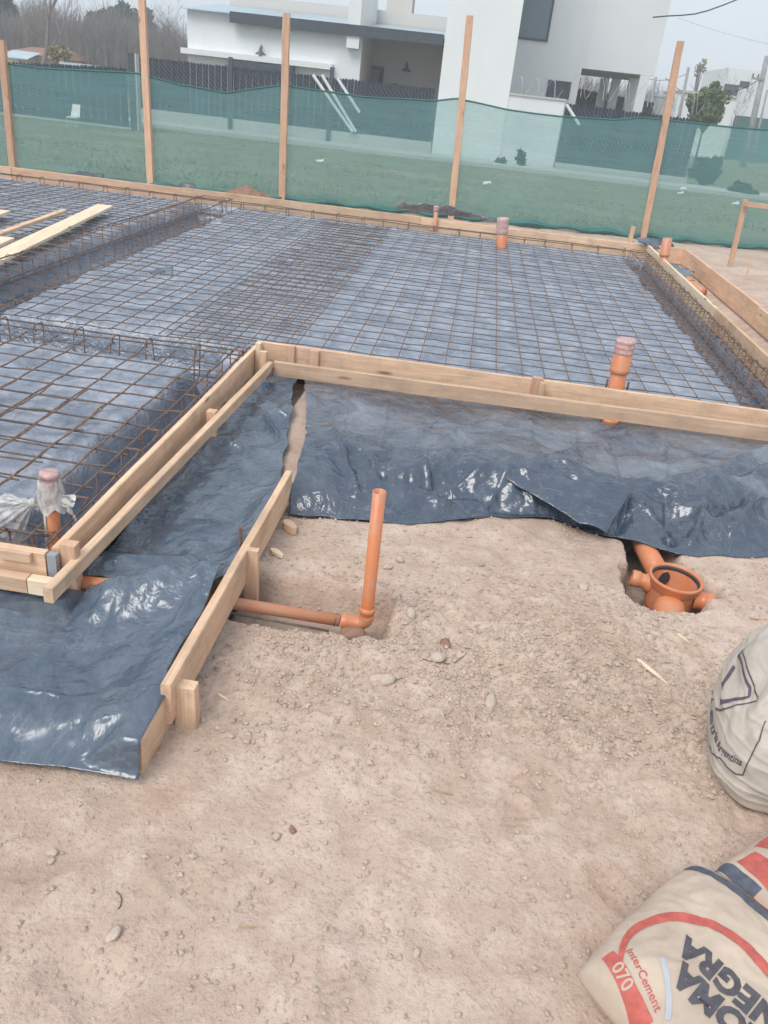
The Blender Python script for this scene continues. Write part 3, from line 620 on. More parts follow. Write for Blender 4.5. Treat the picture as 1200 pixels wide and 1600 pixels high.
# walkway plastic, lower sheet
n1, n2 = 300, 150
s_, t_ = np.meshgrid(np.linspace(0, 1, n1), np.linspace(0, 1, n2))
X = -2.6 + s_*(2.6-.672); hemy = 1.366 + .012*facet(X*3, X*0+.2, 401)
backy = np.interp(X, [-2.6, -1.2, -1.0, -.75, -.66], [2.05, 2.05, 2.06, 2.20, 2.19])
Y = hemy + (backy-hemy)*t_
wx = X+.12*noise(X*2.6, Y*2.6, 411); wy = Y+.12*noise(X*2.6, Y*2.6, 412)
Z = .012 + .03*sstep(0, .2, t_) + .055*sstep(.86, 1, s_)*sstep(.02, .2, t_) + .010*ridged(wx*2.4, wy*2.2, 3, 421) + crumple(X, Y, 451, 3.0, (.020, .013, .0065, .0025))*sstep(-.02, .12, t_)
X = X + .034*(1-sstep(1.60, 1.68, Y))*s_**30; Z = np.maximum(Z, .128*sstep(-.84, -.672, X)*(1-sstep(1.60, 1.66, Y))*sstep(0, .035, t_))
lf = sstep(-1.15, -1.0, X)
Z = Z + lf*(.05*sstep(.72, .93, t_)*(1-.4*sstep(.95, 1, t_)) + .03*sstep(.6, .95, t_)*ridged(wx*5, wy*3.4, 2, 441)*.7) + .002*ridged(wx*18, wy*16, 2, 442)
for a, b, w, h in [((0, 965), (95, 950), .03, .03), ((95, 950), (170, 915), .02, .05), ((170, 915), (280, 945), .02, .04), ((130, 1050), (195, 940), .005, .006), ((0, 1083), (140, 1107), .008, .010), ((0, 1170), (50, 1110), .006, .008), ((105, 1180), (160, 1110), .02, -.015), ((130, 1155), (200, 1150), .01, .012), ((140, 1185), (240, 1120), .01, .01), ((275, 1000), (310, 960), .015, .03)]:
    Z = Z + crease(X, Y, a, b, w, h, .03)
Z = np.where((X < -1.08) & (Y > 1.9), np.minimum(Z, .058), Z)
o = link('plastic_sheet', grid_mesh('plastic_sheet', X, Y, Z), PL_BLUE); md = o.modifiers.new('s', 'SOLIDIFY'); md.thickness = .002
tag(o, 'blue-grey polythene in the left foreground, its front hem lying on bare soil', 'plastic sheet')
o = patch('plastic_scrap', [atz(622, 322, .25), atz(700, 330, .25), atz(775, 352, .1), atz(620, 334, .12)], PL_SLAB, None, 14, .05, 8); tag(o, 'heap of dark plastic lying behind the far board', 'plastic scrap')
o = patch('plastic_scrap', [atz(990, 378, .22)+[0, .1, 0], atz(1052, 380, .25)+[0, .1, 0], atz(1052, 400, .06)+[0, 0, 0], atz(1005, 384, .2)], PL_BLUE, None, 12, .03, 9); tag(o, 'blue plastic draped over the far right corner of the boards', 'plastic scrap')
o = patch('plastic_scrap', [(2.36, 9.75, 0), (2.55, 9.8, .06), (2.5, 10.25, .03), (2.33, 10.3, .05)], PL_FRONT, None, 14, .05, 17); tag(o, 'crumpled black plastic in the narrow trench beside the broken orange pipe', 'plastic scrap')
o = patch('plastic_scrap', [(2.28, 5.0, -.05), (2.42, 5.0, -.045), (2.40, 8.6, -.045), (2.28, 8.6, -.04)], PL_BLUE, None, 40, .02, 19); tag(o, 'long strip of plastic lying along the narrow right trench', 'plastic scrap')
for (px, py, sx, lb) in ((135, 271, .25, 'low dark plastic lump behind the left end of the far board'), (290, 289, .14, 'small black plastic bit behind the far board near the second post')):
    p = atz(px, py, .16); o = patch('plastic_scrap', [p+[-sx, 0, -.1], p+[sx, 0, -.12], p+[sx*.8, .12, -.03], p+[-sx*.7, .12, -.02]], PL_DARK, None, 10, .03, 23); tag(o, lb, 'plastic scrap')

# ------------------------------------------------------------------ pipes
def bend(c, a, b, R, r, n=8):
    pass
pp = tag(empty('drain_pipe', (-.18, 2.22, 0)), 'orange drain pipe lying in its trench and turning up into a tall open riser', 'pipe')
rp = .0215; tb = np.array([-.178, 2.215, .0]); tt = atz(594, 768, .5); ax = (tt-tb); Lr = np.linalg.norm(ax); ax /= Lr
MB().tube([(-1.75, 2.205, .0), (-1.1, 2.21, -.006), (-.27, 2.215, -.014)], rp, 20).build('pipe', ORANGE_DUSTY, pp, True)
mb = MB(); mb.lathe([(rp+.0045, -.002), (rp+.0065, .004), (rp+.0065, .016), (rp+.0045, .02), (rp+.0035, .05)], (-.262, 2.215, -.014), (1, 0, 0), 24); mb.build('collar', ORANGE, pp, True)
mb = MB(); path = []; R = .034
for k in range(9):
    a = math.pi/2*k/8; path.append((-.226+.0+R*math.sin(a)+.012, 2.215, -.014+R*(1-math.cos(a))))
mb.tube([(-.262, 2.215, -.014)]+path+[(-.18, 2.215, .03)], rp+.0035, 20); mb.build('elbow', ORANGE, pp, True)
mb = MB(); mb.lathe([(rp+.003, .0), (rp+.0035, .03), (rp+.0065, .034), (rp+.0065, .046), (rp+.001, .05)], (-.18, 2.215, .01), ax, 24); mb.build('collar', ORANGE, pp, True)
mb = MB(); mb.lathe([(rp, .03), (rp, Lr), (rp-.003, Lr), (rp-.003, .2)], (-.18, 2.215, .0), ax, 28); mb.build('riser', ORANGE, pp, True)
mb = MB(); mb.tube([(-.285+.004*math.cos(a), 2.215+(rp+.003)*math.sin(a), -.014+(rp+.003)*math.cos(a)) for a in np.linspace(0, 5.6, 14)], .0016, 5); mb.build('wire_tie', RUST_DARK, pp, True)
MB().tube([(-.66, 2.168, -.02), (-.3, 2.175, -.035)], .0045, 6).build('wire', RUST_DARK, pp)
p0 = atz(150, 905, .03)
o = MB().tube([(-1.16, 2.10, .055), (-1.01, 2.115, .055)], .024, 18).build('pipe_stub', ORANGE, None, True); tag(o, 'short orange pipe end sticking out below the near batten tip', 'pipe')
o = MB().tube([(-1.0, 2.155, .055), (-.70, 2.11, .045)], .011, 10).build('thin_pipe', SHADED_ORANGE, None, True); tag(o, 'thin orange pipe painted dark red as shaded, glimpsed in the gap between two plastic sheets', 'pipe')  # dark red puts the shade on the orange pipe into its colour

def riser(name, label, bpx, tpx, zb, rad, sleeve=None, wrap=None, mat=ORANGE, Y=None, group=None):
    B = atz(*bpx, zb); d = ray(*tpx); T = CAM + d*(B[1]/d[1]); a = T-B; L = np.linalg.norm(a); a /= L; B = B - a*.12; L += .12
    root = tag(empty(name, tuple(B)), label, 'pipe', group)
    MB().lathe([(rad, 0), (rad, L), (rad-.004, L), (rad-.004, L-.1)], B, a, 24).build('pipe', mat, root, True)
    if sleeve:
        s0 = L*sleeve; MB().lathe([(rad+.001, s0-.012), (rad+.011, s0-.004), (rad+.011, s0+.018), (rad+.006, s0+.024), (rad+.006, L-.01), (rad+.001, L-.008)], B, a, 24).build('sleeve', mat, root, True)
    if wrap:
        w0 = L-wrap; rr = rad+.007
        prof = [(rr-.004, w0-.01)]+[(rr+.004*math.sin(k*2.1)+.002, w0+(L+.012-w0)*k/8) for k in range(9)]+[(rr*.7, L+.016), (0.001, L+.012)]
        MB().lathe(prof, B, a, 20).build('tape_wrap', TAPE, root, True)
    return B, a, L, root
G = 'orange riser pipes in the slab'
riser('riser_pipe', 'thick orange riser with pink taped top at the far side of the main bed', (783, 390), (786, 342), .06, .062, None, .16, ORANGE, None, G)
riser('riser_pipe', 'thin orange riser standing just inside the far board', (679, 362), (682, 324), .05, .028, None, .035, ORANGE_DUSTY, None, G)
riser('riser_pipe', 'orange riser with collar and torn white top in the right edge cage', (1034, 425), (1043, 372), .05, .050, .62, None, ORANGE_DUSTY, None, G)
bA, aA, LA, rA = riser('riser_pipe', 'orange riser with pinkish wrapped cap rising behind the long front board', (961, 612), (978, 533), .16, .048, .58, .07, ORANGE, None, G)
for s in (-1, 1):
    q = bA + np.array([s*.062, 0, .05]); MB().tube([q, q+[0, 0, .14]], .006, 5).build('wire_stay', RUST_DARK, rA)
o = MB().lathe([(.05, -.02), (.052, .05), (.056, .055), (.056, .07), (.045, .072), (.045, .0)], (.905, 4.40, .02), (0, 0, 1), 20).build('pipe_stub', ORANGE, None, True); tag(o, 'short orange pipe socket peeping out below the long front batten', 'pipe')
# torn tip on the right riser
o = patch('plastic_scrap', [atz(1037, 373, .45)-[0, .6, 0]*0 for _ in range(1)]*4, FILM) if False else None
# left riser with its bag
lx, ly = -1.34, 2.31
B = np.array([lx, ly, -.08]); d = ray(77, 742); T = CAM+d*(ly/d[1]); a = T-B; L = np.linalg.norm(a); a /= L
root = tag(empty('riser_pipe', tuple(B)), 'orange riser with clear wrapped cap at the left, inside the board corner', 'pipe', G)
MB().lathe([(.026, 0), (.026, L), (.022, L), (.022, L-.1)], B, a, 22).build('pipe', ORANGE, root, True)
prof = [(.028, L-.13)]+[(.0295+.0022*math.sin(k*2.3), L-.13+.125*k/9) for k in range(10)]
MB().lathe(prof+[(.033, L-.004), (.034, L+.008), (.028, L+.013), (.002, L+.012)], B, a, 22).build('tape_wrap', TAPE, root, True)
mb = MB(); q = B+np.array([-.012, -.027, .0]); mb.tube([q+a*.1, q+a*(L-.06)], .004, 6); mb.build('pale_strip', WHITE_P, root)
bagroot = tag(empty('plastic_bag', tuple(T)), 'clear crumpled plastic bag knotted round the wrapped riser cap at left', 'plastic bag')
def film_fan(c, dirs, n=34, m=14, seed=1, amp=.012):
    rows = []
    for j in range(m):
        t = j/(m-1); row = []
        for i in range(n):
            u = i/(n-1); d = dirs[0]*(1-u)+dirs[1]*u + dirs[2]*math.sin(u*math.pi)
            p = c + d*t; n1_ = float(noise(np.array([u*9+seed]), np.array([t*2.]), seed)[0]); n2_ = float(facet(np.array([u*14+seed]), np.array([t*5.]), seed)[0]); p = p + np.array([.2, .9, .6])*amp*2.6*t*n1_ + np.array([.5, .3, .8])*amp*.9*t*n2_ + d*.25*float(noise(np.array([u*5+seed*3]), np.array([.5]), seed+9)[0])*t
            row.append(p)
        rows.append(row)
    R = np.array(rows); return grid_mesh('film', R[..., 0], R[..., 1], R[..., 2])
kn = np.array(at(52, 785, ly-.03))
link('film', film_fan(kn, [at(-5, 775, ly)-kn, at(32, 852, ly-.02)-kn, np.array([-.03, -.03, 0])], seed=2), FILM, bagroot)
link('film', film_fan(kn, [at(8, 768, ly)-kn, at(0, 800, ly)-kn, np.array([0, -.03, .01])], seed=5), FILM, bagroot)
cc = B+a*(L-.07)
ws, wt = np.meshgrid(np.linspace(0, 2*math.pi, 60), np.linspace(0, 1, 12))
rr = .034+.016*wt*(1+1.3*noise(np.cos(ws)*2+5, np.sin(ws)*2+wt*2, 4))+.006*facet(np.cos(ws)*5+9, np.sin(ws)*5+wt*4, 5)
link('film', grid_mesh('film', cc[0]+rr*np.cos(ws), cc[1]+rr*np.sin(ws), cc[2]+.055-.11*wt+.012*np.sin(ws*5)*wt), FILM, bagroot)
link('film', film_fan(cc, [np.array(at(120, 775, ly))-cc, np.array(at(118, 812, ly))-cc, np.array([.0, -.02, 0])], seed=8, n=24), FILM, bagroot)
MB().lathe([(.014, -.012), (.019, 0), (.014, .012)], kn, (1, 0, .3), 10).build('knot', FILM, bagroot, True)

# inspection chamber
C0 = np.array([.985, 2.815, .012]); tilt = np.array([.03, -.02, 1.0])
ch = tag(empty('inspection_chamber', tuple(C0-[0, 0, .2])), 'orange round inspection chamber with side sockets sunk in a soil pit', 'chamber')
prof = [(.070, -.17), (.088, -.150), (.094, -.115), (.094, -.050), (.096, -.040), (.1015, -.034), (.1015, -.014), (.1055, -.010), (.107, 0.0), (.1035, .004), (.096, .002), (.0945, -.004)]
MB().lathe(prof, C0, tilt, 48).build('body', ORANGE, ch, True)
MB().lathe([(.0945, -.004), (.0945, -.007)], C0, tilt, 48).build('lip', ORANGE, ch, True)
MB().lathe([(.0945, -.007), (.0885, -.009), (.0885, -.020), (.0925, -.0225)], C0, tilt, 48).build('gasket', RUBBER_AND_SHADE, ch, True)
MB().lathe([(.0925, -.0225), (.089, -.03), (.089, -.12), (.07, -.150), (.002, -.155)], C0, tilt, 48).build('inner_wall', ORANGE, ch, True)
def socket(d, L, r0, r1, z, collar=.006):
    d = np.array(d, float); d /= np.linalg.norm(d); o = C0+np.array([0, 0, z])
    s = MB().lathe([(r0, .088), (r0, L*.62), (r1, L*.68), (r1, L-.034), (r1+collar, L-.030), (r1+collar, L-.004), (r1+collar-.002, L), (r1-.005, L), (r1-.006, L-.05)], o, d, 28).build('socket', ORANGE, ch, True)
    MB().lathe([(r1-.005, L-.03), (.001, L-.032)], o, d, 28).build('socket_shade', RUBBER_AND_SHADE, s, True)  # dark disc painted as the shade inside the open socket
socket((-1, .18, .05), .165, .042, .030, -.055, .004)
socket((1, -.28, -.02), .160, .040, .036, -.068, .0045)
socket((-.25, -1, -.12), .205, .062, .056, -.085, .0)
MB().tube([C0+np.array([-.024, .088, -.068]), C0+np.array([-.06, .32, -.055]), C0+np.array([-.08, .75, -.05])], .044, 24).build('back_pipe', ORANGE, ch, True)
MB().lathe([(.001, 0), (.036, 0)], C0+np.array([-.03, .083, -.058]), (.1, -1, .1), 24).build('inlet_shade', RUBBER_AND_SHADE, ch)  # dark disc standing in for the shade of the inlet hole
# broken pipe in the right trench
bp = tag(empty('drain_pipe', (2.5, 9.6, 0)), 'broken orange pipe fitting lying in the narrow right trench', 'pipe')
MB().tube([(2.42, 9.85, .02), (2.58, 9.35, -.02)], .052, 20).build('pipe', ORANGE_DUSTY, bp, True)
MB().lathe([(.055, 0), (.066, .01), (.066, .07), (.055, .08)], (2.47, 9.7, .01), (.16, -.5, -.04), 20).build('collar', ORANGE_DUSTY, bp, True)

# ------------------------------------------------------------------ bags
def text_tris(txt, size, extra=.0, italic=0):
    cu = bpy.data.curves.new('t', 'FONT'); cu.body = txt; cu.size = size; cu.offset = extra; cu.resolution_u = 3; cu.fill_mode = 'FRONT'; cu.space_character = 1.02; cu.shear = italic
    ob = bpy.data.objects.new('t', cu); COL.objects.link(ob); dg = bpy.context.evaluated_depsgraph_get(); me = bpy.data.meshes.new_from_object(ob.evaluated_get(dg))
    V = np.array([v.co[:] for v in me.vertices]); F = [tuple(p.vertices) for p in me.polygons]
    bpy.data.objects.remove(ob); bpy.data.curves.remove(cu); bpy.data.meshes.remove(me); return V, F
def subdiv(V, F, maxlen):
    """split triangles until no edge is longer than maxlen"""
    V = [tuple(v) for v in V]; T = []
    for f in F:
        for i in range(1, len(f)-1): T.append((f[0], f[i], f[i+1]))
    out = []; cache = {}
    def mid(a, b):
        k = (min(a, b), max(a, b))
        if k not in cache: V.append(tuple((np.array(V[a])+np.array(V[b]))/2)); cache[k] = len(V)-1
        return cache[k]
    while T:
        a, b, c = T.pop(); P = [np.array(V[i]) for i in (a, b, c)]; e = [np.linalg.norm(P[1]-P[0]), np.linalg.norm(P[2]-P[1]), np.linalg.norm(P[0]-P[2])]
        k = int(np.argmax(e))
        if not e[k] >= maxlen: out.append((a, b, c)); continue
        if k == 0: m = mid(a, b); T += [(a, m, c), (m, b, c)]
        elif k == 1: m = mid(b, c); T += [(a, b, m), (a, m, c)]
        else: m = mid(c, a); T += [(a, b, m), (m, b, c)]
    return V, out
def ribbon(path, w):
    P = np.array(path, float); V = []; F = []
    wd = w if hasattr(w, '__len__') else [w]*len(P)
    for i in range(len(P)):
        t = P[min(i+1, len(P)-1)]-P[max(i-1, 0)]; t = t/(np.linalg.norm(t)+1e-9); n = np.array([-t[1], t[0]])
        V += [P[i]+n*wd[i]/2, P[i]-n*wd[i]/2]
    for i in range(len(P)-1): F.append((2*i, 2*i+1, 2*i+3, 2*i+2))
    return V, F
class Bag:
    """a filled paper bag lying down: origin corner, length and width axes, pillow height"""
    def __init__(s, P, d1, d2, L, W, T, seed, lift=0.0):
        s.P = np.array(P, float); s.d1 = np.array(d1, float)/np.linalg.norm(d1); d2 = np.array(d2, float); d2 -= s.d1*(d2@s.d1); s.d2 = d2/np.linalg.norm(d2)
        s.n = np.cross(s.d2, s.d1); s.n *= np.sign(s.n[2]); s.L, s.W, s.T, s.seed = L, W, T, seed
    def h(s, a, b, side=1):
        u = np.clip(a/s.L, 0, 1); v = np.clip(b/s.W, 0, 1)
        e = (1-np.abs(2*u-1)**3.2)*(1-np.abs(2*v-1)**3.2); e = np.maximum(e, 0)**.42
        wr = .006*ridged(a*7+s.seed, b*7+.5*noise(a*9, b*9, s.seed), 3, s.seed)*np.minimum(1, e*1.4) + crumple(a, b, s.seed+70, 7, (.009, .004, .0015))*np.minimum(1, e*2) + .0025*ridged(a*22, b*20, 2, s.seed+3)*np.minimum(1, e*2)
        return s.T*.42 + (s.T*.58*e + wr if side > 0 else -s.T*.42*e)
    def pt(s, a, b, side=1, off=0.0):
        a = np.asarray(a, float); b = np.asarray(b, float); h = s.h(a, b, side)+off
        pin = .05; ca = a/s.L*2-1; cb = b/s.W*2-1
        aa = s.L/2*(1+ca*(1-pin*(1-np.abs(cb)**2)*0)) ; bb = s.W/2*(1+cb*(1-.06*(1-ca**2)*0))
        aa = aa - np.sign(ca)*.02*np.abs(ca)**4*(1-cb**2)*-1*.6; bb = bb + np.sign(cb)*.02*np.abs(cb)**4*(1-ca**2)*.6
        return s.P + aa[..., None]*s.d1 + bb[..., None]*s.d2 + h[..., None]*s.n
    def build(s, label, mat, n=90, m=80):
        root = tag(empty('cement_bag', tuple(s.P)), label, 'bag', 'paper cement bags at the lower right')
        A, B_ = np.meshgrid(np.linspace(0, s.L, n), np.linspace(0, s.W, m))
        mb = []
        for side in (1, -1):
            Q = s.pt(A, B_, side); mb.append(Q)
        t = mb[0]; bt = mb[1]
        V = np.concatenate([t.reshape(-1, 3), bt.reshape(-1, 3)]); idx = np.arange(n*m).reshape(m, n)
        q = np.stack([idx[:-1, :-1], idx[:-1, 1:], idx[1:, 1:], idx[1:, :-1]], -1).reshape(-1, 4)
        F = [tuple(x) for x in q] + [tuple(x[::-1]+n*m) for x in q]
        me = bpy.data.meshes.new('sack'); me.from_pydata(V.tolist(), [], F); me.update()
        import bmesh
        bm = bmesh.new(); bm.from_mesh(me); bmesh.ops.remove_doubles(bm, verts=bm.verts, dist=.0006); bmesh.ops.recalc_face_normals(bm, faces=bm.faces); bm.to_mesh(me); bm.free()
        link('sack', me, mat, root, True); s.root = root; return root
    def print(s, name, V2, F2, mat, off=.0016, maxlen=.012):
        V, F = subdiv([(v[0], v[1]) for v in V2], F2, maxlen); V = np.array(V)
        Q = s.pt(V[:, 0], V[:, 1], 1, off); me = bpy.data.meshes.new(name); me.from_pydata(Q.tolist(), [], F); me.update()
        return link(name, me, mat, s.root, True)
P00 = atz(898, 1533, .05); P01 = atz(1076, 1362, .085)
d1 = P01-P00; L1 = np.linalg.norm(d1); P00[2] = gz(P00[0], P00[1])+.002; d1 = np.array([d1[0], d1[1], .02])
bag = Bag(P00, d1, (d1[1], -d1[0], -.0), L1+.01, .37, .16, 3)
bag.build('beige paper cement bag with large dark lettering inside a red arch, nearest the camera', BAGP)
LL = bag.L
def tpos(V, a0, b0, rot=0.0):
    """text plane -> bag plane: reading direction runs along -b, text-up along -a"""
    V = np.array(V)[:, :2]; c, s_ = math.cos(rot), math.sin(rot); x = V[:, 0]*c - V[:, 1]*s_; y = V[:, 0]*s_ + V[:, 1]*c
    return np.stack([a0 - y, b0 - x], -1)
for txt, a0, b0, sz in (('LOMA', .128, .305, .060), ('NEGRA', .180, .312, .060)):
    V, F = text_tris(txt, sz, .0032); wd = V[:, 0].max(); bag.print('lettering', tpos(V, a0, b0), F, INK_DARK)
arc = [(.115+.135*math.cos(t)*1.0, .20-.165*math.sin(t)) for t in np.linspace(-1.9, 2.25, 60)]
V, F = ribbon(arc, [.006+.016*min(1, 3*i/60, 3*(60-i)/60) for i in range(60)]); bag.print('red_arch', V, F, INK_RED)
arc = [(.12+.02*math.sin(t*3), .03+.10*t) for t in np.linspace(0, 1, 20)]
V, F = ribbon([(.105-.07*t, .105+.10*t-.03*t*t) for t in np.linspace(0, 1, 20)], .010); bag.print('pale_blue_swoosh', V, F, INK_BLUE)
V, F = ribbon([(LL-.050+.010*t, .01+.33*t) for t in np.linspace(0, 1, 24)], .030); bag.print('navy_band', V, F, INK_NAVY)
V, F = ribbon([(LL-.018, .05+.29*t) for t in np.linspace(0, 1, 24)], [.006+.026*t for t in np.linspace(0, 1, 24)]); bag.print('red_band', V, F, INK_RED)
V, F = text_tris('InterCement', .026, .0003); V = V*.8; bag.print('small_red_lettering', np.stack([.070-.36*V[:, 0]+.93*V[:, 1], .050+.93*V[:, 0]+.36*V[:, 1]], -1), F, INK_RED, .0014, .01)
V, F = ribbon([(.046, .030), (.008, .155)], .026); bag.print('red_panel', V, F, INK_RED)
V, F = text_tris('070', .03, .0006); bag.print('pale_digits', np.stack([.030-.29*V[:, 0]+.96*V[:, 1], .050+.96*V[:, 0]+.29*V[:, 1]], -1), F, BAGP, .0026, .01)
# the bag behind it
Pb = atz(1092, 1338, .15); dB = np.array([.55, .83, 0.0]); P2 = np.array([P01[0]+.035, P01[1]-.02, .02])
bag2 = Bag(P2, (.80, .62, .0), (.62, -.80, 0), .42, .36, .17, 13); bag2.build('second cement bag with red and navy printed end, lying behind the lettered one', BAGP, 50, 46)
V, F = ribbon([(.07, .03), (.055, .12), (.06, .33)], .05); bag2.print('red_band', V, F, INK_RED)
V, F = ribbon([(.028, .0), (.022, .05), (.018, .10)], .022); bag2.print('navy_band', V, F, INK_NAVY)
V, F = ribbon([(.15, .02), (.15, .33)], .06); bag2.print('red_band', V, F, INK_RED)
V, F = text_tris('CNC', .04, .001); bag2.print('pale_lettering', np.stack([.14+V[:, 1], .10+V[:, 0]], -1), F, BAGP, .003, .012)

# upright pale bag at the right edge
UB = np.array([1.014, 1.795, .0]); UB[2] = gz(.9, 1.7)-.006
FACE = math.radians(169)          # direction its printed face looks
def ub_pt(th, t, off=0.0):
    """th: angle round the bag (radians, 0 = middle of the face), t: 0 foot .. 1 top"""
    th = np.asarray(th, float); t = np.asarray(t, float)
    prof = np.interp(t, [0, .04, .14, .34, .55, .72, .86, .95, 1.0], [.86, .96, 1.03, 1.06, 1.0, .90, .78, .70, .60])
    flat = np.interp(t, [0, .1, .5, .8, 1.0], [.82, .95, 1.0, .85, .45])
    c = np.cos(th); s_ = np.sin(th); e = 2/3.6
    a = np.sign(c)*np.abs(c)**e*.155*prof*flat; b = np.sign(s_)*np.abs(s_)**e*.20*prof
    wr = crumple(th*.3, t*.45, 77, 9, (.008, .004))*np.interp(t, [0, .4, .6, 1], [.5, .6, 1.2, 2.4]) + .006*ridged(th*1.3+3*t, t*4+th*.8, 3, 505)*np.interp(t, [0, .4, 1], [.35, .6, 2.2]) + sum(hh_*np.exp(-np.abs(t-t0-.05*np.sin(th*1.3+p_)-.02*np.sin(th*3.1+2*p_))/.010) for t0, p_, hh_ in ((.08, 0, .005), (.15, 1.2, .004), (.23, 2.0, .005), (.34, .5, .0045), (.47, 2.6, .004), (.60, 1.7, .004)))
    k = 1 + (wr+off)/np.maximum(np.hypot(a, b), .02)
    # foot corners stick out
    ear = .05*np.exp(-(t/.07)**2)*np.exp(-((np.abs(s_)-1)/.12)**2)*1.0
    a = a*k; b = b*k*(1+ear)
    lean = .05*t*t; z = .44*t - .055*np.maximum(t-.75, 0)*np.sin(th*2+1)*4*.4
    fx, fy = math.cos(FACE), math.sin(FACE); rx, ry = -fy, fx
    X = UB[0] + a*fx + b*rx + lean*.6; Y = UB[1] + a*fy + b*ry + lean*.3
    return np.stack([X, Y, UB[2]+z], -1)
root = tag(empty('sack', tuple(UB)), 'upright pale woven sack with purple line print at the right edge', 'bag')
TH, TT = np.meshgrid(np.linspace(-math.pi, math.pi, 150), np.linspace(0, 1, 110)); Q = ub_pt(TH, TT)
link('sack_body', grid_mesh('sack_body', Q[..., 0], Q[..., 1], Q[..., 2]), BAGW, root)
u_ = np.linspace(0, 1, 8)[:, None]
top = Q[-1]; cen = top.mean(0)+[0, 0, .012]; R = top[None]*(1-u_[..., None]) + cen*u_[..., None]; R[..., 2] += .012*np.sin(u_*3)*1+.012*ridged(R[..., 0]*15, R[..., 1]*15, 2, 7)*np.sin(u_*3.1)
link('folded_top', grid_mesh('folded_top', R[..., 0], R[..., 1], R[..., 2]), BAGW, root)
def ub_print(name, V2, F2, mat, off=.002):
    V, F = subdiv([tuple(v) for v in V2], F2, .07); V = np.array(V); Qp = ub_pt(V[:, 0], V[:, 1], off)
    me = bpy.data.meshes.new(name); me.from_pydata(Qp.tolist(), [], F); me.update(); link(name, me, mat, root, True)
def ub_px(x, y):
    """bag coordinates seen at a picture point (nearest surface sample in front)"""
    d = Q.reshape(-1, 3)-CAM; dep = d@_f; sx = 600+FPX*(d@_r)/dep; sy = 800-FPX*(d@_u)/dep
    c_ = (sx-x)**2+(sy-y)**2; nearm = dep < dep.min()+.30
    i = int(np.argmin(np.where(nearm, c_+dep*40, 1e9))); return (TH.ravel()[i], TT.ravel()[i])
def ub_line(pts, w):
    P = [ub_px(*p) for p in pts]; dense = []
    for i in range(len(P)-1):
        for k in range(8): dense.append(tuple(np.array(P[i])*(1-k/8)+np.array(P[i+1])*k/8))
    dense.append(P[-1]); dense = [d for i, d in enumerate(dense) if i == 0 or abs(d[0]-dense[i-1][0])+abs(d[1]-dense[i-1][1]) > 1e-5]; V, F = ribbon([(a*.2, b*.44) for a, b in dense], w); V = [(v[0]/.2, v[1]/.44) for v in V]; ub_print('printed_line', V, F, INK_PURPLE)
ub_line([(1120, 1095), (1150, 1092), (1172, 1088), (1172, 1075), (1160, 1050), (1152, 1020), (1150, 1005)], .008)
ub_line([(1116, 1106), (1150, 1101), (1183, 1094), (1178, 1070), (1167, 1045), (1160, 1020), (1158, 1006)], .004)
ub_line([(1132, 1035), (1130, 1050), (1127, 1072)], .009)
ub_line([(1107, 1165), (1125, 1185), (1150, 1208), (1161, 1211), (1172, 1185), (1186, 1155), (1198, 1126)], .005)
V, F = text_tris('Industria Argentina', 1.0, .02)
V = V/V[:, 0].max(); p0 = ub_px(1112, 1158); p1 = ub_px(1157, 1197)
s0 = 1.55*abs(p1[0]-p0[0]); sg = np.sign(p1[0]-p0[0])
ub_print('small_lettering', np.stack([p1[0]-sg*s0+sg*V[:, 0]*s0, p1[1]+.004+V[:, 1]*.64+(1-V[:, 0])*(p0[1]-p1[1])*1.0], -1), F, INK_PURPLE, .0018)

# ------------------------------------------------------------------ clods, chips
def rock_mesh(seed, sub=2, flat=.65):
    import bmesh
    bm = bmesh.new(); bmesh.ops.create_icosphere(bm, subdivisions=sub, radius=1)
    rg = np.random.default_rng(seed); k = rg.normal(0, 1, (7, 3)); ph = rg.uniform(0, 6, 7)
    for v in bm.verts:
        c = np.array(v.co); d = 1+sum(.10*math.sin(c@k[i]*1.7+ph[i]) for i in range(7)); d += .12*float(facet(np.array([c[0]*1.3+seed]), np.array([c[1]*1.3+c[2]]), seed)[0])+.06*float(facet(np.array([c[0]*3+c[2]]), np.array([c[1]*3-c[2]]), seed+2)[0])-.12*max(0, c@k[2]/np.linalg.norm(k[2])-.5)-.15*max(0, c@k[4]/np.linalg.norm(k[4])-.45); v.co = Vector((c[0]*d*1.1, c[1]*d*.9, c[2]*d*flat))
    me = bpy.data.meshes.new('rock'); bm.to_mesh(me); bm.free(); return me
def stone(px, py, wpx, lab, mat=STONE, sub=3, sd=1, flat=.62):
    p = atz(px, py, 0); dep = (p-CAM)@_f; r = wpx*dep/FPX/2; me = rock_mesh(sd+int(px), sub, flat)
    o = link('stone', me, mat, None, True); o.location = (p[0], p[1], gz(p[0], p[1])+r*.28); o.scale = (r, r*.9, r); o.rotation_euler = (RNG.normal(0, .2), RNG.normal(0, .2), RNG.uniform(0, 6))
    tag(o, lab, 'stone', 'stones and clods lying on the soil')
stone(596, 1062, 30, 'largest pale stone, left of the middle of the bare soil')
stone(766, 1097, 26, 'rounded pale stone right of the middle of the bare soil')
stone(551, 992, 38, 'crumbly brown clod just below the pipe elbow', CLOD_RED, 3)
stone(535, 1000, 16, 'small pale clod left of the crumbly brown one below the elbow', CLOD)
stone(641, 974, 19, 'pale stone just right of the pipe elbow')
stone(685, 1032, 20, 'flat pale stone at the left end of a thin curved wire')
stone(697, 1009, 22, 'brown clod above the thin curved wire', CLOD_RED)
stone(606, 888, 14, 'small white stone right of the riser at its lower half')
stone(624, 877, 15, 'white chip-like stone nearer the plastic, right of the riser')
stone(620, 935, 16, 'clod beside the foot of the riser on its right', CLOD)
stone(176, 1464, 28, 'smooth half-buried stone in the lower left foreground', STONE, 2, 1, .4)
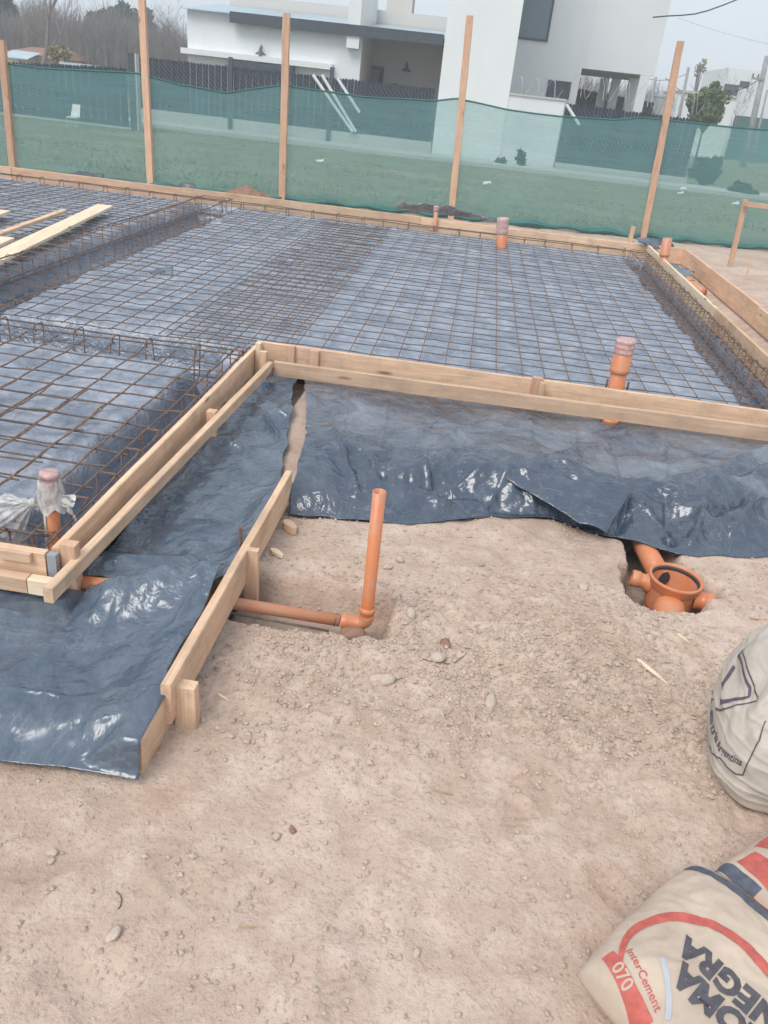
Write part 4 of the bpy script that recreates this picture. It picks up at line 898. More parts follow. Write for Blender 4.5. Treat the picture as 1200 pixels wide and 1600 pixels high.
stone(81, 1331, 18, 'pale stone near the left picture edge'); stone(79, 1341, 11, 'smaller stone touching the pale one near the left edge')
stone(457, 1294, 15, 'small dark clod in the middle of the lower soil', CLOD_RED)
stone(432, 1304, 16, 'cluster of small pale clods left of the small dark clod', CLOD)
stone(875, 1035, 14, 'pale clod among the gravelly patch right of centre', CLOD); stone(908, 1070, 16, 'clod at the right of the gravelly patch', CLOD)
stone(910, 922, 14, 'pale stone left of the chamber pit'); stone(700, 932, 15, 'dim clod between the riser and the chamber', CLOD)
stone(1045, 1075, 14, 'clod below the long wood splinter', CLOD)
stone(716, 1386/1.0, 9, 'lone pebble low in the right half of the soil'); stone(990, 1275, 10, 'lone pebble left of the upright sack')
stone(650, 1494-2, 17, 'faint flat pebble near the bottom middle', STONE, 2, 2, .35)
def chip(a, b, w, lab, mat=W_FRESH, h=.004):
    A = atz(*a, .0); B = atz(*b, .0); A[2] = gz(A[0], A[1])+.003; B[2] = gz(B[0], B[1])+.003
    L = np.linalg.norm(B-A); t = (B-A)/L; n = np.array([-t[1], t[0], 0]); U = np.array([0, 0, 1.])
    prof = [(0, .1), (.06, .8), (.3, 1), (.6, .85), (.85, .55), (1, .08)]; V = []; F = []
    for (x, k) in prof:
        c = A+t*L*x
        V += [c-n*w/2*k, c+n*w/2*k, c+n*w/2*k+U*h, c-n*w/2*k+U*h*1.3]
    for i in range(len(prof)-1):
        for k in range(4): F.append((4*i+k, 4*i+(k+1) % 4, 4*i+4+(k+1) % 4, 4*i+4+k))
    F += [(3, 2, 1, 0), tuple(4*(len(prof)-1)+k for k in range(4))]
    o = MB().add(V, F).build('wood_splinter', mat); tag(o, lab, 'splinter', 'wood splinters on the soil')
chip((992, 1037), (1039, 1078), .016, 'long pale wood splinter lying between chamber and upright sack')
chip((1056, 995), (1075, 1009), .008, 'short pale splinter below the chamber')
chip((1170, 968), (1198, 968), .012, 'small splinter above the upright sack', W_DIRTY)
chip((938, 982), (952, 984), .008, 'tiny orange-brown chip left of the chamber', W_POST)
chip((340, 1083), (360, 1094), .005, 'thin sliver right of the foreground board end')
chip((425, 862), (442, 874), .03, 'pale offcut beside the upper stake of the foreground board', W_FRESH, .01)
chip((446, 822), (462, 832), .05, 'small block offcut at the far end of the foreground board', W_PINE, .025)
chip((676, 1234), (708, 1241), .0028, 'dark twig in the middle of the lower soil', W_DIRTY, .004)
chip((372, 1448), (398, 1450), .0028, 'dark twig in the lower left foreground', W_DIRTY, .004)
o = MB().tube([np.array([p[0], p[1], gz(p[0], p[1])+.004]) for p in [atz(690+40*math.cos(a), 1022+18*math.sin(a)) for a in np.linspace(2.6, .3, 14)]], .0014, 5).build('wire_offcut', RUST_DARK); tag(o, 'thin curved wire offcut lying on the soil below the riser', 'wire')
o = MB().tube([np.array([p[0], p[1], gz(p[0], p[1])+.003]) for p in [atz(180+10*math.cos(a), 1408+14*math.sin(a)) for a in np.linspace(-1.5, 1.2, 9)]], .0012, 5).build('wire_offcut', RUST_DARK); tag(o, 'tiny curled wire in the lower left foreground', 'wire')
for (x, y, lb) in ((455, 1502, 'tiny red plastic shred in the lower left foreground'), (459, 1385, 'tiny red shred in the middle lower soil')):
    p = atz(x, y); o = patch('red_shred', [p+[-.0025, -.008, .004], p+[.0025, -.008, .005], p+[.002, .008, .006], p+[-.002, .008, .004]], TAPE, None, 4, .002, 2, .001); tag(o, lb, 'shred')
# crumbs nobody could count
N = 26000
rg = np.random.default_rng(77); pts = []
while len(pts) < N:
    k = 40000; x = rg.uniform(-1.0, 2.2, k); y = rg.uniform(.75, 3.3, k)
    dn = .16 + .9*np.exp(-((x-.05)**2/.35+(y-2.05)**2/.09)) + 1.0*np.exp(-((x-.55)**2/.18+(y-1.98)**2/.10)) + .6*np.exp(-((x-.8)**2/.1+(y-2.3)**2/.1)) + .7*np.exp(-((x+.2)**2/.06+(y-2.1)**2/.01)) + .5*np.exp(-((x-.03)**2+(y-1.05)**2)/.003)
    dn *= .35+1.3*np.clip(.5+1.4*fbm(x*4, y*4, 2, 601), 0, 1)
    ok = (rg.uniform(0, 1.6, k) < dn) & ~((x < -.62) & (y > 1.36)) & (y < np.interp(x, HEM_X, HEM_Y)+.02) & (np.hypot(x-PIT[0], y-PIT[1]) > .2) & ~((x < -.12) & (np.abs(y-2.235) < .12))
    pts += list(zip(x[ok], y[ok]))
pts = np.array(pts[:N]); pz = ground_z(pts[:, 0], pts[:, 1]); rad = np.where(rg.uniform(0, 1, N) < .012, rg.uniform(.008, .015, N), 0)*(pts[:, 1] > 1.55)*(pts[:, 1] < 2.75); rad = np.maximum(rad, 1.0*np.minimum(.0015*np.exp(rg.exponential(.55, N)*(1+.35*(pts[:, 1] > 1.6))), .0085))
octv = np.array([(1, 0, 0), (0, 1, 0), (-1, 0, 0), (0, -1, 0), (0, 0, 1), (0, 0, -1)], float); octf = np.array([(0, 1, 4), (1, 2, 4), (2, 3, 4), (3, 0, 4), (1, 0, 5), (2, 1, 5), (3, 2, 5), (0, 3, 5)])
an = rg.uniform(0, 6.28, N); V = octv[None]*rg.uniform(.6, 1.25, (N, 6, 1))*rad[:, None, None]
ca, sa = np.cos(an)[:, None], np.sin(an)[:, None]; V = np.stack([V[..., 0]*ca-V[..., 1]*sa, V[..., 0]*sa+V[..., 1]*ca, V[..., 2]*.75], -1)
V = V + np.stack([pts[:, 0], pts[:, 1], pz+rad*.3], -1)[:, None, :]
F = (octf[None]+6*np.arange(N)[:, None, None]).reshape(-1, 3)
me = bpy.data.meshes.new('soil_crumbs'); me.from_pydata(V.reshape(-1, 3).tolist(), [], F.tolist()); me.update()
o = link('soil_crumbs', me, CLOD); tag(o, 'loose soil crumbs scattered over the trampled ground', 'soil', None, 'stuff')
# mound behind the far board
U, V_ = np.meshgrid(np.linspace(-1, 1, 60), np.linspace(-1, 1, 30)); X = -3.38+U*.5; Y = 12.0+V_*.45
Z = -.03+.24*np.maximum(0, 1-np.hypot(U, V_))**.8+.03*fbm(X*8, Y*8, 3, 91)
o = link('soil_mound', grid_mesh('soil_mound', X, Y, Z), CLOD_RED); tag(o, 'low heap of reddish soil behind the far board', 'soil heap')

# ------------------------------------------------------------------ background: house
YF = 26.0
house = tag(empty('white_house', (0, 30, 0)), 'large white flat-walled house with tall block and low lean-to wing behind the net', 'house')
def wall_box(name, lo, hi, mat, parent=house): return MB().box(lo, hi).build(name, mat, parent)
tl = at(672, 245, YF); tr = at(793, 160, YF)
TX0, TX1 = at(674, 240, YF)[0], at(800, 120, YF)[0]
wall_box('tower_wall', (TX0, YF, -.3), (TX1, 33.5, 9.0), WALL)
# low garden wall to the right of the tower
lw = at(862, 160, YF); LWX = at(866, 250, YF)[0]; LWZ = at(840, 153, YF)[2]
wall_box('garden_wall', (TX1+.002, YF+.02, -.3), (LWX, YF+.28, LWZ), WALL2)
wall_box('wall_coping', (TX1+.002, YF-.02, LWZ), (LWX+.03, YF+.32, LWZ+.05), CONC)
# right wing with its porch opening
YW = 30.5
wx0 = TX1-1.0; wx1 = at(1022, 120, YW)[0]; ox0 = at(903, 140, YW)[0]; ox1 = at(1008, 130, YW)[0]; oz = at(905, 106, YW)[2]
wall_box('wing_wall', (wx0, YW, -.3), (ox0, YW+.3, 8.2), WALL2); wall_box('wing_wall_above_porch', (ox0+.001, YW+.003, oz), (wx1, YW+.3, 8.2), WALL2)
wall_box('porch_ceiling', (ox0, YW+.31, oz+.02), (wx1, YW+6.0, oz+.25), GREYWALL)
wall_box('wing_side_wall', (wx1-.3, YW+.302, oz+.26), (wx1-.002, YW+8, 8.2), WALL2)
wall_box('wing_roof', (wx0, YW+.302, 8.0), (wx1-.31, YW+8, 8.15), CONC)
wall_box('porch_side_wall', (ox0-.3, YW+.302, -.3), (ox0-.01, YW+6, oz), WALL3)
for (px, Yc, w) in ((1000, YW+.15, .30), (985, YW+3.0, .32), (958, YW+5.5, .32), (940, YW+5.7, .3)):
    c = at(px, 150, Yc)[0]; wall_box('porch_column', (c-w/2, Yc-.15+.004, -.2), (c+w/2, Yc+.15, oz-.003), WALL2)
def window(px, Yw, mat_p, parent=house, fr=.06):
    (x0, y0), (x1, y1) = px; a = at(x0, y0, Yw); b = at(x1, y1, Yw); X0, X1, Z1, Z0 = a[0], b[0], a[2], b[2]
    w = MB()
    for lo, hi in (((X0-fr, Yw-.05, Z0-fr), (X1+fr, Yw-.003, Z0)), ((X0-fr, Yw-.05, Z1), (X1+fr, Yw-.003, Z1+fr)), ((X0-fr, Yw-.05, Z0), (X0, Yw-.003, Z1)), ((X1, Yw-.05, Z0), (X1+fr, Yw-.003, Z1))): w.box(lo, hi)
    f_ = w.build('window', DARK, parent); MB().box((X0, Yw-.03, Z0), (X1, Yw-.006, Z1)).build('pane', mat_p, f_); return f_
window(((812, -70), (853, 62)), YW, SHUTTER); window(((860, 129), (885, 151)), YW, GLASS, house, .08)
# low wing on the left with lean-to roof
YL = 29.0
lx0 = at(293, 60, YL)[0]; lx1 = at(563, 100, YL)[0]; rx1 = TX0+.6
zg = at(420, 33, YL)[2]
wall_box('low_wing_wall', (lx0, YL, -.3), (lx1, YL+.25, at(293, 14, YL)[2]), WALL)
lz = at(293, 83, YL)[2]; ls = at(460, 100, YL)[0]
wall_box('ledge', (lx0-.12, YL-.35, lz-.02), (ls+1.3, YL-.004, lz+.14), WALL)
wall_box('ledge_beam', (at(357, 90, YL-.3)[0], YL-.33, lz-.28), (at(458, 105, YL-.3)[0], YL-.05, lz-.03), DARK)
wall_box('gable_wall', (lx0+.003, YL+.252, -.3), (lx0+.25, YL+6, 3.0), WALL)
ZR = at(330, 14, YL)[2]
# corrugated lean-to roof rising away
def corrug(x0, x1, y0, y1, z0, z1, pitch=.11, name='roof'):
    n = int((x1-x0)/pitch*4); xs = np.linspace(x0, x1, n); V = []; F = []
    for x in xs:
        w = .018*math.sin(2*math.pi*x/pitch); V += [(x, y0, z0+w), (x, y1, z1+w), (x, y0, z0+w-.012), (x, y1, z1+w-.012)]
    for i in range(n-1):
        a = 4*i; b = a+4; F += [(a, b, b+1, a+1), (a+2, a+3, b+3, b+2), (a, a+2, b+2, b), (a+1, b+1, b+3, a+3)]
    return MB().add(V, F).build(name, ROOF, house)
rz0 = at(330, 17, YL-.25)[2]
corrug(lx0-.1, lx1-.6, YL-.25, YL+3.2, rz0, rz0+.42); 
corrug(lx1-.2, rx1, YL+1.0, YL+3.2, rz0+.10, rz0+.35)
gx0, gx1 = at(358, 22, YL-.4)[0], at(688, 55, YL-.4)[0]
g0 = at(358, 17, YL-.4)[2]; wall_box('gutter', (gx0, YL-.34, g0-.30), (gx1+.1, YL-.2, g0), DARK)
px0, px1 = at(554, 30, YL)[0], at(582, 30, YL)[0]
wall_box('pier', (lx1-.45, YL-.28, zg-.5), (lx1-.05, YL+3.3, rz0+1.15), WALL); 
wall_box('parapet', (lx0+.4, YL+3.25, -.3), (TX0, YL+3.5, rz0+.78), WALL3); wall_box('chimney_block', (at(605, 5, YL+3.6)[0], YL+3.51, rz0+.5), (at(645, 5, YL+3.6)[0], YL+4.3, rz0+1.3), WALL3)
# covered patio
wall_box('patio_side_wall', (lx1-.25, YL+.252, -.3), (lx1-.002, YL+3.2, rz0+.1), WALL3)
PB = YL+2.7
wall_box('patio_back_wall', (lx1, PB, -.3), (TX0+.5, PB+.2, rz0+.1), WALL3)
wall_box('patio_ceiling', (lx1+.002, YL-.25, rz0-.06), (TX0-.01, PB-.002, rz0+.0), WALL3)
a = at(569, 101, PB); b = at(595, 140, PB); dw = MB()
for lo, hi in (((a[0]-.05, PB-.06, -.1), (a[0]+.09, PB-.004, a[2])), ((b[0]-.09, PB-.06, -.1), (b[0]+.05, PB-.004, a[2])), ((a[0]+.091, PB-.06, a[2]-.12), (b[0]-.091, PB-.004, a[2]))): dw.box(lo, hi)
dr = dw.build('door', DARK, house); MB().box((a[0]+.092, PB-.03, -.1), (b[0]-.092, PB-.007, a[2]-.125)).build('pane', SHUTTER, dr)
def wall_lamp(px, py, Yw):
    c = at(px, py, Yw-.22); l = MB(); l.lathe([(.17, -.10), (.16, -.07), (.06, .0), (.04, .10), (.001, .11)], c, (0, 0, 1), 18)
    o = l.build('wall_lamp', GRAPHITE, house, True); MB().tube([c+[0, 0, .1], c+[0, .1, .17], c+[0, .21, .1]], .018, 8).build('lamp_arm', GRAPHITE, o, True); MB().lathe([(.002, -.15), (.06, -.12), (.065, -.08), (.03, -.04)], c, (0, 0, 1), 14).build('bulb', WHITE_P, o, True)
wall_lamp(407, 80, YL); wall_lamp(635, 106, PB)
mb = MB(); c = at(617, 140, PB-1.2); mb.lathe([(.55, -1.2), (.5, -.1), (.42, .0), (.12, .16), (.01, .2)], c, (0, 0, 1), 14); o = mb.build('barbecue_cover', RED_CLOTH, None, True); tag(o, 'dark red covered shape showing above the slat fence in the patio', 'cover')

# ------------------------------------------------------------------ slat fences
def slat_fence(label, xa, xb, Y, za, zb, z0=.0, posts=(), braces=(), pitch=.095, seed=1):
    """posts, braces: world x positions / pairs; za, zb: heights at both ends"""
    root = tag(empty('slat_fence', ((xa+xb)/2, Y, 0)), label, 'fence', 'charcoal slat fences of the white house'); rg = np.random.default_rng(seed)
    mb = MB(); n = int((xb-xa)/pitch)
    for i in range(n):
        x = xa+(i+.5)*pitch; zt = za+(zb-za)*i/n + rg.normal(0, .008); w = pitch*.465; y = Y+(.018 if i % 2 else 0)+rg.normal(0, .003)
        mb.add([(x-w, y, z0), (x+w, y, z0), (x+w, y, zt-.035), (x+w*.35, y, zt), (x-w*.35, y, zt), (x-w, y, zt-.035), (x-w, y+.012, z0), (x+w, y+.012, z0), (x+w, y+.012, zt-.035), (x+w*.35, y+.012, zt), (x-w*.35, y+.012, zt), (x-w, y+.012, zt-.035)],
               [(0, 1, 2, 3, 4, 5), (11, 10, 9, 8, 7, 6), (0, 6, 7, 1), (1, 7, 8, 2), (2, 8, 9, 3), (3, 9, 10, 4), (4, 10, 11, 5), (5, 11, 6, 0)])
    o = mb.build('slats', SLAT, root); o['kind'] = 'stuff'
    mb = MB(); m = int((xb-xa)/.13); h = (za+zb)/2-z0-.1
    for i in range(m):
        x = xa+i*.13
        for k in range(5):
            a = z0+h*k/5; b = z0+h*(k+1)/5
            mb.tube([(x, Y-.012, b), (min(x+.26, xb), Y-.012, a)], .007, 3, False)
    o = mb.build('wire_netting', NETTING, root); o['kind'] = 'stuff'
    for x, zt in posts: MB().box((x-.06, Y-.08, -.2), (x+.06, Y-.018, zt)).build('post', DARK, root)
    for (p, q) in braces: MB().tube([p, q], .045, 6).build('brace', WALL2, root)
    MB().box((xa, Y-.03, -.3), (xb, Y+.06, z0)).build('plinth', CONC, root)
    return root
def fx(x, y): return at(x, y, YF-.05)[0]
A = at(214, 88, YF); Bq = at(672, 137, YF)
slat_fence('long charcoal slat fence in front of the low white wing', A[0], TX0-.03, YF, A[2], Bq[2], .40, [(fx(360, 140), 2.02), (fx(516, 160), 2.05)],
           [(np.array(at(489, 117, YF-.1)), np.array(at(551, 206, YF-.1))), (np.array(at(503, 117, YF-.1)), np.array(at(556, 206, YF-.1))), (np.array(at(527, 122, YF-.1)), np.array(at(562, 176, YF-.1)))], seed=2)
C_ = at(885, 161, YF); D_ = at(1036, 180, YF)
slat_fence('charcoal slat fence in front of the porch, right of the tower', LWX+.04, at(1100, 180, YF)[0], YF+.1, C_[2], D_[2], .25, [], [(np.array(at(885, 163, YF)), np.array(at(905, 195, YF)))], seed=3)
slat_fence('dark slat fence glimpsed through the porch columns', at(890, 180, 38)[0], at(1020, 180, 38)[0], 38, 2.5, 2.3, .1, [], [], .095, 6)
YS = 22.6; E_ = at(0, 95, YS); F_ = at(203, 113, YS)
slat_fence('low charcoal slat fence at the far left below the bare trees', E_[0]-4, F_[0], YS, E_[2]-.22, F_[2]+.10, .05, [], [], .105, 4)
a = at(207, 83, YS); o = MB().box((a[0]-.09, YS-.1, -.2), (a[0]+.09, YS+.1, a[2])).build('gate_post', DARK); MB().box((a[0]+.091, YS-.1, -.2), (a[0]+.13, YS+.1, a[2])).build('pale_edge', CONC, o); tag(o, 'dark square gate post where the two left fences meet', 'post')
# pavement in front
U = MB().box((-40, YF-1.6, -.2), (20, YF-.035, .10)); o = U.build('pavement', CONC); o['kind'] = 'structure'
# razor wire
def coil(label, a, b, r, turns, rw=.006):
    a = np.array(a, float); b = np.array(b, float); n = turns*14; P = []
    for i in range(n+1):
        t = i/n; an = 2*math.pi*turns*t; P.append(a*(1-t)+b*t+np.array([.12*math.sin(an*.5), r*math.cos(an)*.6, r+r*math.sin(an)]))
    o = MB().tube(P, rw, 4).build('razor_wire', WIRE); tag(o, label, 'wire coil', 'razor wire coils')
coil('razor wire coil on top of the white garden wall', (TX1+.1, YF+.15, LWZ+.05), (LWX-.1, YF+.15, LWZ+.05), .22, 6)
coil('razor wire coil over the porch-side slat fence', (LWX+.1, YF+.12, 2.0), (at(1100, 180, YF)[0], YF+.12, 1.9), .28, 12)

# ------------------------------------------------------------------ vegetation
def bare_tree(label, x, y, h, seed, spread=.5, mat=BARK, depth=4, r0=None, group='bare winter trees', upright=.75, kids=4):
    rg = np.random.default_rng(seed); root = tag(empty('bare_tree', (x, y, 0)), label, 'tree', group); tr = MB(); cr = MB()
    r0 = r0 or h*.016
    def branch(p, d, L, r, lv):
        n = 4; P = [p]; R = [r]; q = p.copy(); dd = d.copy()
        for i in range(n):
            dd = dd+rg.normal(0, .10, 3)+np.array([0, 0, .05*upright]); dd /= np.linalg.norm(dd); q = q+dd*L/n; P.append(q.copy()); R.append(r*(1-.6*(i+1)/n))
        (tr if lv == 0 else cr).tube(P, R, 6 if lv == 0 else (4 if lv < 3 else 3), False)
        if lv >= depth: return
        for k in range(kids if lv else kids+2):
            t = rg.uniform(.35, 1.0); i = min(int(t*n), n-1); bp = P[i]+(P[i+1]-P[i])*(t*n-i)
            nd = dd+rg.normal(0, spread, 3); nd[2] = abs(nd[2])*.6+upright*.6; nd /= np.linalg.norm(nd); branch(bp, nd, L*rg.uniform(.5, .75), max(R[i]*.55, .006), lv+1)
    branch(np.array([x, y, -.2]), np.array([0, 0, 1.]), h*.45, r0, 0)
    tr.build('trunk', mat, root, True); cr.build('crown', TWIG, root, True)
def leaf_cloud(pts, size, rg):
    N = len(pts); a = rg.normal(0, 1, (N, 3)); a /= np.linalg.norm(a, axis=1)[:, None]; b = rg.normal(0, 1, (N, 3)); b -= a*np.sum(a*b, 1)[:, None]; b /= np.linalg.norm(b, axis=1)[:, None]
    s = size*rg.uniform(.6, 1.4, (N, 1)); V = np.stack([pts-a*s, pts+b*s*.55, pts+a*s, pts-b*s*.55], 1).reshape(-1, 3)
    return V, np.arange(4*N).reshape(-1, 4)
def leafy_tree(name, label, x, y, h, rx, rz, cz, seed, mat, n=2600, size=.12, lobes=14, cat='tree', group=None, rt=None):
    rg = np.random.default_rng(seed); root = tag(empty(name, (x, y, 0)), label, cat, group)
    t = MB(); t.tube([(x, y, -.2), (x+.03*h*rg.normal(0, .3), y, cz*.6), (x+.02, y, cz)], [(rt or h*.02), (rt or h*.02)*.7, (rt or h*.02)*.4], 7)
    P = []
    for k in range(lobes):
        v = rg.normal(0, 1, 3); v /= np.linalg.norm(v); c = np.array([x, y, cz])+v*np.array([rx, rx, rz])*rg.uniform(.25, .8); rr = rg.uniform(.28, .48)*min(rx, rz)*(14/max(lobes, 14))**.33
        m = n//lobes; w = rg.normal(0, 1, (m, 3)); w /= np.linalg.norm(w, axis=1)[:, None]; P.append(c+w*rr*rg.uniform(.55, 1.05, (m, 1)))
        t.tube([(x, y, cz*.55), tuple((c+np.array([x, y, cz*.6]))/2), tuple(c)], [h*.008, h*.006, h*.003], 4)
    P = np.concatenate(P); V, F = leaf_cloud(P, size, rg)
    t.build('trunk', BARK, root, True); me = bpy.data.meshes.new('crown'); me.from_pydata(V.tolist(), [], F.tolist()); me.update(); link('crown', me, mat, root)
# round leafy tree on the right
c = at(1108, 168, 42)
leafy_tree('leafy_tree', 'small round leafy green tree before the far white house', c[0], 42, 4.2, 1.05, 1.0, c[2], 5, LEAF, 6500, .085, 46, 'tree', None, .06)
# brush pile seen through the net
c = at(1112, 252, 27)
leafy_tree('brush_pile', 'dark brush pile seen through the net at right', c[0], 27, 1.0, .62, .5, .42, 8, LEAF_BUSH, 3400, .08, 34, 'bush')
c = at(1165, 280, 25); leafy_tree('low_bush', 'lower dark bush right of the brush pile, behind the net', c[0], 25, .5, .6, .22, .14, 9, LEAF_BUSH, 1800, .07, 26, 'bush')
c = at(815, 245, YF-.9); leafy_tree('garden_plant', 'dark spiky plant at the foot of the white tower', c[0], YF-.7, .7, .14, .28, .30, 10, LEAF_BUSH, 260, .09, 14, 'plant')
c = at(782, 248, YF-.9); leafy_tree('garden_plant', 'smaller dark plant left of the spiky one by the tower', c[0], YF-.7, .5, .2, .12, .12, 11, LEAF_BUSH, 220, .09, 10, 'plant')
# bare trees left
def gx_at(px, Y): return at(px, 90, Y)[0]
for (px, Y, h, sd, sp, lb, m) in ((62, 46, 9.0, 21, .22, 'tall slender bare tree rising out of the picture top at left', BARK), (20, 55, 6.6, 22, .5, 'bushy bare tree at the far left edge', BARK), (40, 60, 6.2, 31, .55, 'bare tree right beside the far left edge', BARK),
                              (112, 62, 5.8, 23, .5, 'bare grey tree left of the dark evergreens', BARK), (136, 64, 6.0, 24, .5, 'bare grey tree just right of the pale tower block', BARK), (250, 58, 6.4, 25, .5, 'bare tree right of the second wooden post', BARK), (278, 56, 6.0, 26, .5, 'bare tree touching the white wing corner', BARK), (236, 60, 6.2, 32, .55, 'bare tree half hidden by the second wooden post', BARK)):
    bare_tree(lb, gx_at(px, Y), Y, h, sd, sp, m, 4, None, 'bare winter trees', .9 if sp < .3 else .6)
for (px, py, Y, rx, rz, sd, lb) in ((168, 44, 75, 1.8, 1.3, 41, 'dark evergreen tree left of the second post'), (205, 36, 78, 2.4, 1.6, 42, 'larger dark evergreen tree behind the second post'), (4, 30, 58, 1.6, 2.5, 44, 'dark evergreen cut off by the left picture edge')):
    c = at(px, py, Y); leafy_tree('evergreen_tree', lb, c[0], Y, c[2]+rz, rx, rz, c[2], sd, LEAF_DARK, 2600, .22, 14, 'tree', 'evergreen trees far behind')
c = at(93, 92, 46); leafy_tree('yellow_bush', 'yellowish bush beside the far tiled house', c[0], 46, 2.2, .8, .6, c[2], 45, LEAF_YEL, 900, .1, 8, 'bush')
# thicket: thin bare stems that read as one mass
rg = np.random.default_rng(5); mb = MB()
for i in range(8800):
    Y = rg.uniform(50, 72); px = rg.uniform(-60, 330) if i < 8000 else rg.uniform(885, 1045); X = gx_at(px, Y); hgt = (1.75+1.6*float(fbm(np.array([px/45.]), np.array([Y/12.]), 2, 661)[0]))*rg.uniform(.55, 1.15)+1.9
    lean = rg.normal(0, .28, 2); p = np.array([X, Y, 0.]); q = p+[lean[0]*.6, lean[1]*.6, hgt*.55]; t = p+[lean[0]*1.6+rg.normal(0, .25), lean[1], hgt]
    mb.tube([p, q, t], [.022, .016, .005], 3, False)
    for k in range(2):
        s = q+(t-q)*rg.uniform(0, .8); e = s+np.array([rg.normal(0, .35), rg.normal(0, .3), rg.uniform(.2, .7)]); mb.tube([s, e], [.011, .004], 3, False)
o = mb.build('thicket', TWIG2); tag(o, 'brown leafless thicket closing the view behind the fences', 'thicket', None, 'stuff')
# far left houses
c = at(60, 92, 48); hs_ = tag(empty('tiled_house', (c[0], 48, 0)), 'low cream house with red tiled roof beyond the left fence', 'house')
x0 = at(8, 90, 48)[0]; x1 = at(98, 100, 48)[0]; zt = at(60, 88, 48)[2]; zr = at(35, 79, 50)[2]
MB().box((x0, 48, -.2), (x1, 52, zt)).build('wall', CREAM, hs_)
MB().add([(x0-.2, 47.7, zt), (x1+.2, 47.7, zt), (x1-.3, 50, zr+.25), (x0+.6, 50, zr+.25), (x0-.2, 52.3, zt), (x1+.2, 52.3, zt), (x0-.2, 47.7, zt-.06), (x1+.2, 47.7, zt-.06)], [(0, 1, 2, 3), (3, 2, 5, 4), (0, 3, 4), (1, 5, 2), (0, 6, 7, 1)]).build('roof', TILE, hs_)
a = at(8, 88, 47); b = at(52, 88, 47); z1 = at(28, 82, 47)[2]
MB().add([(a[0], 46.4, z1-.25), (b[0], 46.4, z1-.25), (b[0], 47.9, z1+.1), (a[0], 47.9, z1+.1), (a[0], 46.4, z1-.3), (b[0], 46.4, z1-.3)], [(0, 1, 2, 3), (0, 4, 5, 1)]).build('metal_porch_roof', ROOF, hs_)
for px in (27, 55, 71): X = at(px, 95, 47.9)[0]; MB().box((X-.1, 47.9, -.2), (X+.1, 47.995, zt-.1)).build('pilaster', CONC, hs_)
tb_ = tag(empty('tower_block', (0, 0, 0)), 'pale distant building between the bare trees at left', 'building'); a = at(80, 45, 95); b = at(100, 95, 95); tb_.location = (a[0], 95, 0)
MB().box((a[0], 95, -.2), (b[0], 98, a[2])).build('wall', GREYWALL, tb_)
c = at(86, 28, 95); MB().lathe([(1.1, a[2]-c[2]), (.5, a[2]-c[2]+.9), (.18, .0), (.02, 1.0)], c, (0, 0, 1), 10).build('spire', LEAF_DARK, tb_); MB().box((a[0]-.2, 94.8, a[2]), (b[0]+.3, 98.2, a[2]+.35)).build('parapet', GREYWALL, tb_)
a = at(100, 96, 40); b = at(125, 99, 40); sd_ = tag(empty('shed', (a[0], 40, 0)), 'low shed with a pale roof edge beyond the left fence', 'shed'); MB().box((a[0], 40, -.2), (b[0], 42, a[2]-.12)).build('wall', GREYWALL, sd_); MB().box((a[0]-.15, 39.8, a[2]-.115), (b[0]+.1, 42.2, a[2]-.03)).build('roof', ROOF, sd_)
# far right houses
YR = 62
nh = tag(empty('neighbour_house', (at(1165, 150, YR)[0], YR, 0)), 'white two-storey house at the right picture edge', 'house')
a = at(1128, 147, YR); b = at(1262, 200, YR); zt = at(1140, 106, YR)[2]
MB().box((a[0], YR, -.2), (b[0]+3, YR+7, zt)).build('wall', WALL, nh)
window(((1134, 133), (1149, 150)), YR, GLASS, nh, .08); window(((1158, 128), (1168, 136)), YR, GLASS, nh, .06)
a = at(1062, 144, 55); b = at(1108, 190, 55); lh = tag(empty('white_outbuilding', (a[0], 55, 0)), 'plain white outbuilding behind the small round tree', 'building'); MB().box((a[0], 55, -.2), (b[0]+1.2, 60, a[2])).build('wall', WALL, lh); MB().box((a[0]-.05, 54.9, a[2]), (b[0]+1.25, 60.1, a[2]+.12)).build('coping', CONC, lh)
a = at(1012, 149, 56); b = at(1061, 188, 56); lh = tag(empty('grey_wall', (a[0], 56, 0)), 'grey boundary wall between the porch and the white outbuilding', 'wall'); MB().box((a[0]-1, 56, -.2), (b[0], 56.2, a[2])).build('wall', GREYWALL, lh); MB().box((a[0]-1, 55.95, a[2]), (b[0], 56.25, a[2]+.08)).build('coping', CONC, lh)
a = at(1150, 180, 58); b = at(1230, 197, 58); o = MB().box((a[0], 58, -.1), (b[0]+2, 58.12, a[2])).build('green_hoarding', NET_HEM); tag(o, 'green hoarding at the foot of the far white house', 'hoarding')
for (px, py, Y, h, sd, lb) in ((1075, 150, 66, 4.6, 51, 'bare tree behind the white outbuilding'), (1098, 140, 68, 5.4, 52, 'taller bare tree left of the far white house'), (1015, 160, 64, 4.4, 53, 'bare tree behind the porch end'), (1158, 160, 57, 5.6, 54, 'thin bare sapling in front of the far white house'), (1035, 160, 66, 4.2, 55, 'bare tree behind the rightmost post')):
    bare_tree(lb, at(px, py, Y)[0], Y, h, sd, .45, BARK, 4, .06, 'bare winter trees', .8, 3)
c = at(1095, 110, 72); leafy_tree('yellow_tree', 'pale yellowish tree top beyond the outbuilding', c[0], 72, c[2]+1, .55, 1.1, c[2], 56, LEAF_YEL, 150, .12, 9, 'tree')
c = at(1124, 132, 75); leafy_tree('evergreen_tree', 'dark evergreen beside the far white house', c[0], 75, c[2]+1, .7, 1.2, c[2], 57, LEAF_DARK, 700, .2, 7, 'tree', 'evergreen trees far behind')
